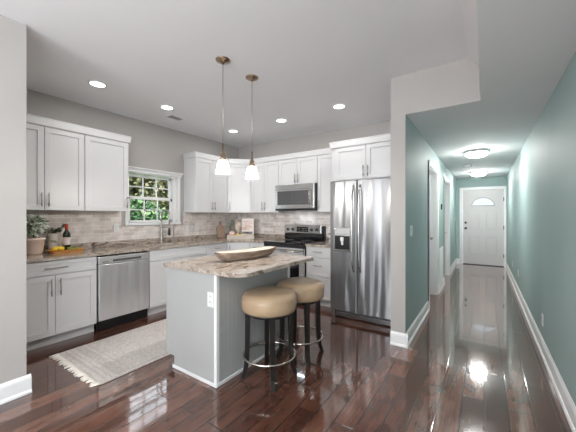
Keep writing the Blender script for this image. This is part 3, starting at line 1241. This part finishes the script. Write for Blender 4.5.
# ------------------------------------------------------------------ rug
r = root('runner_rug', (-2.925, 1.00, 0), math.radians(0), 'greige woven runner rug with cream fringe between island and sink cabinets', 'rug')
RW, RL = .89, 1.75
mb = MB()
nx, ny = 8, 16
mb.box(-RW / 2, RW / 2, .06, RL, .001, .011, bev=.003)
bd = mb.build('weave', M['rug'], r)
mb = MB()
for (y0, y1) in ((.10, .125), (.15, .16), (.19, .27), (.30, .31)):
    mb.box(-RW / 2 + .03, RW / 2 - .03, y0, y1, .0108, .0118)
mb.box(-RW / 2 + .03, -RW / 2 + .05, .31, RL - .05, .0108, .0118)
mb.box(RW / 2 - .05, RW / 2 - .03, .31, RL - .05, .0108, .0118)
mb.build('border_stripes', M['rug2'], bd)
mb = MB()
for k in range(40):
    x = -RW / 2 + .012 + k * (RW - .024) / 39
    j = random.uniform(-.02, .02)
    mb.tube([(x, .062, .008), (x + j * .3, .035, .009), (x + j, .0 + random.uniform(-.012, .012), .006)], .006, n=5, rads=[.008, .0065, .0045])
mb.build('fringe', M['fringe'], r)

# ------------------------------------------------------------------ ceiling can lights
def can(x, y, label):
    r_ = root('recessed_light', (x, y, CEIL), 0, label, 'ceiling light', 'recessed kitchen ceiling lights')
    MB().lathe([(.088, 0), (.088, -.004), (.080, -.008), (.070, -.009), (.068, -.004), (.068, -.001)], n=28, cap=False).build('trim_ring', M['trim'], r_)
    MB().lathe([(.0679, -.0012), (.0679, -.0055)], n=28).build('lens', M['emit_can'], r_)
    lp = lamp('recessed_light_beam', 'AREA', (0, 0, -.012), 2.8, (1, .98, .95), .13, spread=math.radians(180))
    lp.parent = r_
    return r_
cans = [(-3.45, 1.44, 'round recessed light nearest the left wall cabinets, leftmost on the ceiling'),
        (-3.44, 2.26, 'round recessed light on the ceiling in front of the window, near the air vent'),
        (-3.48, 3.51, 'round recessed light on the ceiling over the kitchen corner'),
        (-2.50, 3.52, 'round recessed light on the ceiling in front of the microwave'),
        (-1.56, 3.49, 'round recessed light on the ceiling in front of the refrigerator, rightmost in the kitchen')]
for x, y, l_ in cans:
    can(x, y, l_)

# air vent
r = root('ceiling_vent', (-3.70, 2.56, CEIL), 0, 'white slotted air vent in the kitchen ceiling near the side wall', 'air vent')
mb = MB()
mb.box(-.075, .075, -.11, -.097, -.008, 0); mb.box(-.075, .075, .097, .11, -.008, 0)
mb.box(-.075, -.06, -.097, .097, -.008, 0); mb.box(.06, .075, -.097, .097, -.008, 0)
mb.build('frame', M['trim'], r)
B(-.06, .06, -.097, .097, -.002, 0).build('backing', M['slot'], r)
for k in range(7):
    B(-.058 + k * .0175, -.052 + k * .0175, -.097, .097, -.007, -.002).build('slat', M['cabgap'], r)

# ------------------------------------------------------------------ pendants
def pendant(loc_, label):
    r_ = root('pendant_lamp', loc_, 0, label, 'pendant lamp', 'pendant lamps over the island')
    MB().lathe([(.066, 0), (.066, -.006), (.058, -.012), (.034, -.018), (.018, -.028), (.010, -.040), (.004, -.042)], n=28).build('canopy', M['bronze'], r_)
    MB().tube([(0, 0, -.04), (0, 0, -.80)], .0035, n=8).build('rod', M['brass'], r_)
    MB().lathe([(.006, -.76), (.006, -.825), (.013, -.827), (.013, -.845), (.019, -.850), (.024, -.862), (.024, -.885), (.029, -.890), (.030, -.912), (.027, -.914)], n=20).build('socket_cup', M['bronze'], r_)
    sh = MB()
    sh.lathe([(.028, -.912), (.040, -.916), (.0445, -.925), (.048, -.942), (.052, -.965), (.057, -.99), (.0625, -1.018), (.0635, -1.030)], n=32, cap=False)
    so = sh.build('glass_shade', M['frost'], r_)
    MB().lathe([(.0635, -1.028), (.0655, -1.032), (.0635, -1.036), (.061, -1.032), (.0635, -1.028)], n=32, cap=False).build('shade_rim', M['shaderim'], so)
    MB().lathe([(.0415, -.916), (.046, -.925), (.0495, -.942)], n=32, cap=False).build('shade_collar', M['shaderim'], so)
    MB().ball((0, 0, -.955), .022, sc=(1, 1, 1.3)).build('bulb', M['frost'], r_)
    lp = lamp('pendant_lamp_bulb', 'POINT', (0, 0, -1.042), 14, (1, .96, .91), .012)
    lp.parent = r_
    return r_
pendant((-1.975, 1.86, CEIL), 'left bronze pendant lamp with white glass shade above the island')
pendant((-1.978, 2.263, CEIL), 'right bronze pendant lamp with white glass shade above the island')

# ------------------------------------------------------------------ hall lights
def dome(x, y, label):
    r_ = root('flush_mount_light', (x, y, HC), 0, label, 'ceiling light', 'dome lights on the hall ceiling')
    MB().lathe([(.135, 0), (.164, -.016), (.166, -.038), (.150, -.040)], n=32).build('base', M['trim'], r_)
    MB().lathe([(.150, -.0405), (.152, -.043), (.145, -.058), (.126, -.075), (.095, -.089), (.05, -.098), (.01, -.100)], n=32).build('glass_dome', M['emit_dome'], r_)
    return r_
dome(-.104, 5.45, 'lit white dome light on the hall ceiling, nearer the kitchen')
dome(-.115, 8.05, 'lit white dome light on the hall ceiling, nearer the front door')
dome(.2, -.6, 'added dome light on the low ceiling behind the camera, unseen')  # unseen extra dome, added to brighten the soffit and right wall
r = root('smoke_detector', (-.277, 6.9, HC), 0, 'small white smoke detector on the hall ceiling between the dome lights', 'smoke detector')
MB().lathe([(.065, 0), (.065, -.02), (.058, -.032), (.02, -.036)], n=24).build('body', M['trim'], r)
MB().lathe([(.045, -.0345), (.045, -.0365), (.040, -.0365)], n=24, cap=False).build('sensor_ring', M['slot'], r)

# ------------------------------------------------------------------ front door
fd = root('door_1', (0, YD, 0), 0, None, None)
struct(fd)
mb = MB()
a, b_ = DX0, DX1
T0 = .0
mb.box(a, b_, .042, .07, .02, 2.03)
cx = (a + b_) / 2
cols = ((cx - .33, cx - .05), (cx + .05, cx + .33))
rows = ((.26, .79), (.96, 1.51))
mb.box(a, cols[0][0], .026, .042, .02, 2.03); mb.box(cols[1][1], b_, .026, .042, .02, 2.03)
for (z0_, z1_) in rows:
    mb.box(cols[0][1], cols[1][0], .026, .042, z0_, z1_)
for (z0_, z1_) in ((.02, .26), (.79, .96), (1.51, 2.03)):
    mb.box(cols[0][0], cols[1][1], .026, .042, z0_, z1_)
for (x0, x1) in cols:
    for (z0_, z1_) in rows:
        mb.box(x0 + .03, x1 - .03, .029, .0425, z0_ + .03, z1_ - .03, bev=.009)
leaf_ = mb.build('door_leaf', mat('front_door_paint', (.62, .60, .60), .35), fd)
# fan light
mb = MB()
R_ = .245
zb = 1.60
arc = [(cx + R_ * 1.02 * math.cos(PI * k / 20), zb + R_ * math.sin(PI * k / 20) * .86) for k in range(21)]
T = Matrix(((1, 0, 0, 0), (0, 0, 1, 0), (0, 1, 0, 0), (0, 0, 0, 1)))
mb.prism(arc, .024, .031, T=T)
fg = mb.build('fan_window', M['fan'], leaf_)
mb = MB()
fr = [(x, .024, z) for x, z in arc]
mb.tube(fr + [fr[0]], .012, n=6)
mb.build('fan_frame', mat('grey_lead_frame', (.42, .45, .47), .4), leaf_)
mb = MB()
for ang_ in (40, 65, 90, 115, 140):
    q = math.radians(ang_)
    mb.tube([(cx + .09 * math.cos(q), .022, zb + .08 * math.sin(q)), (cx + .17 * math.cos(q), .022, zb + .15 * math.sin(q))], .003, n=5)
hp = [(cx + .09 * math.cos(PI * k / 12), .022, zb + .085 * math.sin(PI * k / 12)) for k in range(13)]
mb.tube(hp, .003, n=5)
mb.build('fan_leading', mat('lead_strip', (.35, .42, .50), .4), leaf_)
for z in (1.14, .985):
    mb = MB()
    Tk = Matrix.Translation((a + .065, .03, z)) @ Matrix.Rotation(R90, 4, 'X')
    mb.lathe([(.033, 0), (.033, .008), (.014, .012), (.014, .03), (.026, .035), (.026, .055), (.015, .062)] if z < 1.1 else [(.030, 0), (.030, .012), (.022, .018), (.01, .02)], n=18, T=Tk)
    mb.build('door_knob' if z < 1.1 else 'deadbolt', M['black'], leaf_)
for z in (.28, 1.02, 1.76):
    B(b_ - .014, b_ + .005, .016, .03, z - .05, z + .05).build('hinge', M['black'], leaf_)
mb = MB()
mb.box(a - .08, a - .006, -.016, .0, 0.001, 2.10, bev=.003)
mb.box(b_ + .006, XR - .001, -.016, .0, 0.001, 2.10, bev=.003)
mb.box(a - .006, b_ + .006, -.016, .0, 2.036, 2.10, bev=.003)
mb.box(a - .02, a - .003, 0, .12, .001, 2.048)
mb.box(b_ + .003, b_ + .02, 0, .12, .001, 2.048)
mb.box(a - .003, b_ + .003, 0, .12, 2.033, 2.048)
mb.build('door_casing', M['trim'], fd)
B(a, b_, .0, .12, .001, .018, bev=.003).build('threshold', M['black'], fd)

# side doors of the hall
for i, d in enumerate((D1, D2)):
    rr = struct(root('door_%d' % (i + 2), (XS, d[0], 0), 0, None, None))
    w_ = d[1] - d[0]
    mb = MB()
    for (y0, y1) in ((-.07, 0), (w_, w_ + .07)):
        mb.box(0.0005, .017, y0, y1, .001, DH + .07, bev=.003)
        mb.box(.0005, .021, y0 if y0 < 0 else y1 - .018, y0 + .018 if y0 < 0 else y1, .001, DH + .07, bev=.002)
    mb.box(.0005, .017, 0, w_, DH, DH + .07, bev=.003)
    mb.box(-.144, .0, .0005, .016, .001, DH - .001)
    mb.box(-.144, .0, w_ - .016, w_ - .0005, .001, DH - .001)
    mb.box(-.144, .0, .016, w_ - .016, DH - .017, DH - .001)
    mb.box(-.10, -.07, .016, .028, .001, DH - .017)
    mb.box(-.10, -.07, w_ - .028, w_ - .016, .001, DH - .017)
    mb.build('door_casing', M['trim'], rr)
    mb = MB()
    mb.box(-.14, -.105, .018, w_ - .018, .008, DH - .02)
    for (z0_, z1_) in ((.2, .9), (1.0, 1.85)):
        for (q0, q1) in ((.12, w_ / 2 - .05), (w_ / 2 + .05, w_ - .12)):
            mb.box(-.106, -.101, q0, q1, z0_, z1_, bev=.003)
    dl_ = mb.build('door_leaf', M['trim'], rr)
    MB().ball((-.075, w_ - .07, .95), .026, n=14).tube([(-.105, w_ - .07, .95), (-.08, w_ - .07, .95)], .01, n=8).build('door_handle', M['nickel'], dl_)

# wall fittings in the hall
plate('light_switch', (XS, 3.36, 1.16), R90, 'white double rocker switch on the teal wall near the column', 'light switch', kind='rocker', n=2)
plate('light_switch', (XS, 9.02, 1.24), R90, 'small white switch on the teal wall next to the front door', 'light switch', kind='rocker')
r = root('thermostat', (XS, 5.98, 1.49), R90, 'small black thermostat on the teal wall between the two side doors', 'thermostat')
B(-.04, .04, -.02, -.0005, -.05, .05, bev=.004).build('body', M['black'], r)
B(-.028, .028, -.0215, -.0195, 0, .035).build('screen', mat('thermostat_screen', (.10, .16, .15), .2), r)
r = root('return_air_grille', (XS, 5.96, .45), R90, 'white return air grille low on the teal wall between the side doors', 'air vent')
B(-.27, .27, -.012, -.0005, -.30, .30, bev=.003).build('frame', M['trim'], r)
for k in range(22):
    B(-.24, .24, -.016, -.0125, -.265 + k * .0245, -.252 + k * .0245).build('louver', M['trim'], r)
plate('wall_outlet', (XR, 3.72, .315), -R90, 'white outlet low on the right teal wall, closest to the camera', 'outlet')
plate('wall_outlet', (XR, 6.15, .37), -R90, 'white outlet low on the right teal wall, second from the front door', 'outlet')
plate('wall_outlet', (XR, 7.3, .37), -R90, 'white outlet low on the right teal wall, nearest the front door', 'outlet')

# kitchen wall outlets
plate('wall_outlet', (XW + .0085, 2.0, 1.155), R90, 'white outlet on the tile backsplash just left of the window', 'outlet')
plate('wall_outlet', (XW + .0085, 3.16, 1.11), R90, 'white outlet on the tile backsplash just right of the window', 'outlet', kind='rocker')
plate('wall_outlet', (XW + .0085, 3.36, 1.11), R90, 'white outlet on the tile backsplash nearer the corner tray', 'outlet')
plate('wall_outlet', (-3.66, YW - .0085, 1.15), 0, 'white outlet on the rear backsplash behind the recipe book', 'outlet')

# ------------------------------------------------------------------ counter decor, left
Z0 = ctr + .001
PX, PY = -4.055, 1.075
r = root('potted_plant', (PX, PY - .005, Z0), 0, 'white-leaved plant in a pale terracotta pot at the left end of the counter', 'potted plant')
MB().lathe([(.062, 0), (.070, .02), (.088, .15), (.093, .152), (.094, .178), (.084, .178), (.080, .150)], n=28).build('pot', M['terracotta'], r)
MB().lathe([(.078, .149), (.078, .160), (.01, .168)], n=20).build('soil', M['soil'], r)
mb = MB()
rng = random.Random(3)
for k in range(26):
    a = rng.uniform(0, 2 * PI); t_ = rng.uniform(.1, 1)
    mb.tube([(0, 0, .16), (.05 * t_ * math.cos(a), .05 * t_ * math.sin(a), .26), (.11 * t_ * math.cos(a), .12 * t_ * math.sin(a), .26 + .14 * rng.random())], .0018, n=4)
mb.build('stems', M['leaf_sprig'], r)
mb = MB()
for k in range(460):
    u = rng.uniform(-1, 1); a = rng.uniform(0, 2 * PI); q = rng.uniform(.6, 1) * 1.0
    s_ = math.sqrt(1 - u * u)
    p = Vector((.10 * q * s_ * math.cos(a), -.008 + .105 * q * s_ * math.sin(a), .315 + .105 * q * u))
    d_ = Vector((s_ * math.cos(a), s_ * math.sin(a), u * .7 - .2)) + Vector((rng.uniform(-.6, .6), rng.uniform(-.6, .6), rng.uniform(-.5, .5)))
    mb.leaf(p, d_, (rng.uniform(-1, 1), rng.uniform(-1, 1), 1), rng.uniform(.035, .055), rng.uniform(.028, .042))
mb.build('leaves', M['leaf_pot'], r)

TX, TY = -3.995, 1.337
r = root('serving_tray', (TX, TY, Z0), 0, 'honey-coloured wooden tray under the wine bottle and lemons', 'tray')
mb = MB()
mb.prism(rrect(-.07, .07, -.15, .15, (.03,) * 4, 5), .0, .012)
mb.build('foot', M['traywood'], r)
mb = MB()
pr = rrect(-.092, .092, -.18, .18, (.05,) * 4, 6)
pi_ = rrect(-.072, .072, -.16, .16, (.04,) * 4, 6)
n = len(pr)
vs = [(x * .8, y * .85, .012) for x, y in pr] + [(x, y, .034) for x, y in pr] + [(x * .95, y * .97, .034) for x, y in pr] + [(x * .77, y * .83, .020) for x, y in pr]
fs = [tuple(reversed(range(n))), tuple(range(3 * n, 4 * n))]
for i in range(3):
    for k in range(n):
        fs.append((i * n + k, i * n + (k + 1) % n, (i + 1) * n + (k + 1) % n, (i + 1) * n + k))
mb._faces(vs, fs, None)
mb.build('dish', M['traywood'], r)
TZ = Z0 + .0205
r = root('wine_bottle', (-4.01, 1.348, TZ), 0, 'dark green wine bottle with red cap standing on the wooden tray', 'bottle')
MB().lathe([(.030, 0), (.0375, .006), (.0375, .175), (.035, .195), (.018, .225), (.0145, .24), (.0145, .262)], n=28).build('glass_body', M['bottle'], r)
MB().lathe([(.0160, .235), (.0165, .262), (.0172, .300), (.015, .304)], n=20).build('cap', M['redcap'], r)
lb = MB().lathe([(.0380, .065), (.0380, .150)], n=28, cap=False).build('bottle_label', M['label'], r)
for z, hw_ in ((.135, .5), (.118, .35), (.085, .45)):
    pts = []
    for k in range(9):
        a = math.radians(-20) + (k / 8 - .5) * hw_ * 2.2
        pts.append((.0382 * math.cos(a), .0382 * math.sin(a), z))
    MB().tube(pts, .0022, n=4).build('label_print', M['redcap'], lb)

lem = None
for i, (x, y, l_) in enumerate(((-3.975, 1.232, 'yellow lemon on the tray, nearest the potted plant'), (-3.965, 1.283, 'yellow lemon on the tray, next to the wine bottle'), (-4.02, 1.262, 'yellow lemon on the tray, at the back against the pitcher'))):
    mb = MB()
    prof = [(.001, -.036), (.006, -.034), (.014, -.029), (.024, -.014), (.026, 0), (.024, .014), (.014, .029), (.006, .034), (.001, .037)]
    T = Matrix.Rotation(.6 * i, 4, 'Z') @ Matrix.Rotation(R90, 4, 'X')
    mb.lathe(prof, n=16, T=T, cap=False)
    tag(mb.build('lemon', M['lemon'], None, (x, y, TZ + .0262)), l_, 'lemon', 'lemons on the wooden tray')
# grape bunch: stem + grapes
r = root('grape_bunch', (-3.945, 1.385, TZ), 0, 'small bunch of green grapes on the tray right of the bottle', 'grapes')
rng = random.Random(5)
for k in range(16):
    x = rng.uniform(-.022, .022); y = rng.uniform(-.045, .045); z = .012 + (rng.random() < .4) * .016
    MB().ball((x, y, z), .0115, n=10).build('grape', M['grape'], r)
MB().tube([(0, -.03, .035), (0, .03, .038), (0, .06, .05)], .002, n=5).build('stem', M['leaf_sprig'], r)

# cream pitcher with sprigs behind the tray
r = root('ceramic_pitcher', (-4.149, 1.275, Z0), 0, 'cream ceramic pitcher with dark script behind the lemons', 'pitcher')
MB().lathe([(.045, 0), (.052, .01), (.060, .06), (.062, .12), (.056, .17), (.052, .20), (.057, .215), (.053, .215), (.048, .20), (.05, .16)], n=28, cap=False).lathe([(.045, 0.0), (.045, .004)], n=28).build('body', M['cream'], r)
MB().tube([(0, .052, .18), (.0, .085, .185), (0, .098, .15), (0, .088, .09), (0, .058, .06)], .007, n=8).build('handle', M['cream'], r)
mb = MB()
pts = []
for k in range(40):
    t_ = k / 39
    a = math.radians(-62 + 62 * t_)
    z = .13 + .014 * math.sin(t_ * 26) - .01 * t_
    pts.append((.0625 * math.cos(a), .0625 * math.sin(a), z))
mb.tube(pts, .0016, n=4)
mb.build('script_mark', M['script'], r)
mb = MB()
rng = random.Random(9)
for k in range(7):
    a = rng.uniform(-1.2, 1.6)
    ex, ey = .05 * math.cos(a), .13 * math.sin(a)
    top = (ex, ey, .25 + rng.random() * .06)
    mb.tube([(0, 0, .12), (ex * .4, ey * .4, .23), top], .0018, n=4)
    for j in range(14):
        t_ = rng.uniform(.3, 1)
        p = Vector((ex * t_, ey * t_, .20 + (top[2] - .20) * t_))
        mb.leaf(p, (rng.uniform(-1, 1) * .5, rng.uniform(-1, 1), rng.uniform(-.5, 1)), (rng.uniform(-1, 1), 0, 1), .032, .02)
mb.build('sprigs', M['leaf_sprig'], r)

# ------------------------------------------------------------------ corner display
CX, CY = -3.61, 3.82
ca = math.radians(40)
r = root('display_tray', (CX, CY, Z0), ca, 'shallow whitewashed wooden tray of decor in the kitchen corner', 'tray')
W, D_ = .48, .19
mb = MB()
mb.box(-W / 2, W / 2, 0, D_, 0, .012)
mb.box(-W / 2, W / 2, 0, .012, .012, .075, bev=.002)
mb.box(-W / 2, W / 2, D_ - .012, D_, .012, .075, bev=.002)
mb.box(-W / 2, -W / 2 + .012, .012, D_ - .012, .012, .075)
mb.box(W / 2 - .012, W / 2, .012, D_ - .012, .012, .075)
mb.build('box', M['whitewash'], r)
def cl(x, y, z=0.0125):
    return (CX + x * math.cos(ca) - y * math.sin(ca), CY + x * math.sin(ca) + y * math.cos(ca), Z0 + z)
# recipe book on the right
r = root('recipe_book', cl(.12, .212, 0.003), ca, 'open cream recipe book propped up behind the right half of the corner tray', 'book')
r.rotation_euler = (math.radians(-10), 0, ca)
B(-.115, .115, 0, .012, .0, .37, bev=.002).build('board', M['paper'], r)
mb = MB()
for (x0, x1, z, h) in ((-.085, .07, .305, .014), (-.06, .085, .275, .008), (-.08, .04, .235, .018), (-.05, .085, .20, .022), (-.085, .03, .165, .014)):
    mb.box(x0, x1, -.0012, .0002, z, z + h)
mb.box(-.10, -.02, -.0015, .0002, .155, .215)
mb.build('print', M['print'], r)
mb = MB()
x = -.10
rng = random.Random(2)
for k in range(7):
    w_ = rng.uniform(.016, .026)
    pts = [(x, -.006, .080), (x + w_ * .3, -.006, .125), (x + w_ * .6, -.006, .083), (x + w_, -.006, .120)]
    mb.tube(pts, .0055, n=5)
    x += w_ + .006
mb.build('lettering', M['script'], r)
# pumpkin
r = root('small_pumpkin', cl(-.15, .062), ca, 'small pale pink pumpkin at the left end of the corner tray', 'pumpkin')
mb = MB()
K = 32
vs = []
nr = 9
for i in range(nr):
    ph = PI * (i + .001) / (nr - 1 + .002)
    for k in range(K):
        a = 2 * PI * k / K
        q = .052 * math.sin(ph) * (1 + .07 * abs(math.cos(4 * a))) + .001
        vs.append((q * math.cos(a), q * math.sin(a), .042 - .042 * math.cos(ph)))
fs = [(i * K + k, i * K + (k + 1) % K, (i + 1) * K + (k + 1) % K, (i + 1) * K + k) for i in range(nr - 1) for k in range(K)]
mb._faces(vs, fs, None, True)
for v in mb.bm.verts: v.co.z += .045
mb.build('body', M['pinkpumpkin'], r)
MB().lathe([(.009, .120), (.006, .128), (.007, .142)], n=8).build('stem', M['boardwood'], r)
MB().lathe([(.030, .0), (.034, .045), (.03, .055)], n=16).build('stand', M['whitewash'], r)
for i, (x, y, l_) in enumerate(((-.055, .05, 'lemon in the corner tray beside the pink pumpkin'), (-.005, .055, 'lemon in the middle of the corner tray'))):
    mb = MB()
    T = Matrix.Rotation(ca + .3 + .5 * i, 4, 'Z') @ Matrix.Rotation(R90, 4, 'Y')
    mb.lathe([(.001, -.044), (.006, -.041), (.016, -.034), (.030, -.016), (.033, 0), (.030, .016), (.016, .034), (.006, .041), (.001, .045)], n=16, T=T, cap=False)
    tag(mb.build('lemon', M['lemon'], None, cl(x, y, .0125 + .045)), l_, 'lemon', 'lemons in the corner tray')
def sprig_vase(x, y, label, mleaf, spread, h, n, seed, vm):
    r_ = root('sprig_vase', cl(x, y), ca, label, 'vase')
    MB().lathe([(.020, 0), (.027, .01), (.030, .05), (.020, .085), (.014, .10), (.017, .11)], n=18).build('vase', vm, r_)
    mb_ = MB()
    g_ = random.Random(seed)
    for k in range(n):
        a = g_.uniform(0, 2 * PI)
        ex, ey = spread * math.cos(a), .35 * spread * math.sin(a)
        hh = h * g_.uniform(.75, 1)
        mb_.tube([(0, 0, .10), (ex * .3, ey * .3, .1 + (hh - .1) * .5), (ex, ey, hh)], .002, n=4)
        for j in range(11):
            t_ = g_.uniform(.25, 1)
            mb_.leaf((ex * t_ * t_, ey * t_, .1 + (hh - .1) * t_), (g_.uniform(-1, 1), g_.uniform(-.3, .3), g_.uniform(0, 1)), (g_.uniform(-1, 1), 1, 0), .04, .016)
    mb_.build('sprigs', mleaf, r_)
sprig_vase(-.185, .143, 'vase of grey-green sprigs behind the pink pumpkin', M['leaf_grey'], .09, .36, 10, 4, M['cream'])
sprig_vase(-.055, .12, 'vase of pale dried stems between the sprigs and the recipe book', leafmat('dried_stems', [(0, (.60, .48, .36)), (1, (.90, .82, .70))]), .05, .29, 8, 8, M['whitewash'])
# cutting board leaning on the wall behind, left
r = root('cutting_board', (-4.13, 3.86, ctr + .003), R90, 'rounded wooden cutting board leaning on the tile left of the corner tray', 'cutting board')
r.rotation_euler = (math.radians(-10), 0, R90 - .15)
mb = MB()
pl = rrect(-.085, .085, 0, .25, (.08, .08, .03, .03), 6)
T = Matrix(((1, 0, 0, 0), (0, 0, 1, 0), (0, 1, 0, 0), (0, 0, 0, 1)))
mb.prism(pl, 0, .016, T=T)
mb.prism(rrect(-.02, .02, .245, .31, (.018, .018, .002, .002), 4), 0, .016, T=T)
mb.build('board', M['boardwood'], r)
MB().tube([(-.018, -.004, .30), (0, -.006, .31), (.018, -.004, .30), (.010, -.004, .275)], .006, n=6).build('cord', M['script'], r)

# canister right of the range
r = root('canister', (-2.04, 4.30, Z0), 0, 'white ceramic canister with black scrollwork beside the refrigerator', 'canister')
MB().lathe([(.055, 0), (.060, .01), (.060, .15), (.056, .16)], n=28).build('body', M['plate'], r)
MB().lathe([(.062, .1605), (.062, .175), (.02, .19), (.010, .192), (.012, .21), (.003, .214)], n=24).build('lid', M['plate'], r)
mb = MB()
for c_ in range(-3, 4):
    a0 = math.radians(-70 + c_ * 26)
    for zc, q in ((.125, .018), (.05, .014)):
        pts = []
        for k in range(14):
            t_ = k / 13 * 2 * PI * 1.1
            qq = q * (1 - .5 * k / 13)
            a = a0 + qq * math.cos(t_) / .061
            pts.append((.0612 * math.cos(a), .0612 * math.sin(a), zc + qq * math.sin(t_)))
        MB().tube(pts, .0028, n=4).build('scroll', M['script'], r)

# ------------------------------------------------------------------ garden outside the window
struct(B(-30, XW - .3, -12, 24, -.5, -.35).build('ground_outside', M['grass']))
def tree(x, y, h, rad, n, m, label, seed, big=1.0):
    r_ = root('garden_tree', (x, y, -.35), 0, label, 'tree', 'trees outside the kitchen window')
    g_ = random.Random(seed)
    mb_ = MB()
    mb_.tube([(0, 0, 0), (.05, .03, h * .35), (0, .08, h * .7)], .1, n=8, rads=[.12, .09, .04])
    for k in range(8):
        a = g_.uniform(0, 2 * PI)
        mb_.tube([(.04, .03, h * g_.uniform(.2, .6)), (rad * .7 * math.cos(a), rad * .7 * math.sin(a), h * g_.uniform(.4, .9))], .02, n=5)
    mb_.build('trunk', M['bark'], r_)
    mb_ = MB()
    for k in range(n):
        u = g_.uniform(-1, 1); a = g_.uniform(0, 2 * PI); q = g_.uniform(.55, 1)
        s_ = math.sqrt(1 - u * u)
        p = Vector((rad * q * s_ * math.cos(a), rad * q * s_ * math.sin(a), h * .55 + h * .5 * q * u))
        mb_.leaf(p, (g_.uniform(-1, 1), g_.uniform(-1, 1), g_.uniform(-1, 1)), (g_.uniform(-1, 1), g_.uniform(-1, 1), 1), g_.uniform(.10, .18) * big, g_.uniform(.07, .12) * big)
    mb_.build('leaves', m, r_)
tree(-8.0, 4.1, 2.1, 1.25, 5200, M['leaf_out'], 'bright green bushy tree outside, filling the lower left window panes', 1)
tree(-8.6, 7.0, 2.05, 1.3, 4200, M['leaf_out'], 'bright green bushy tree outside, behind the tall faucet', 2)
tree(-11.6, 5.2, 5.2, 1.9, 12000, M['leaf_brown'], 'taller olive brown tree outside, behind the upper left window panes', 3, 1.5)
tree(-12.2, 9.6, 5.4, 2.1, 12000, M['leaf_brown'], 'taller olive brown tree outside, behind the upper right window panes', 4, 1.5)
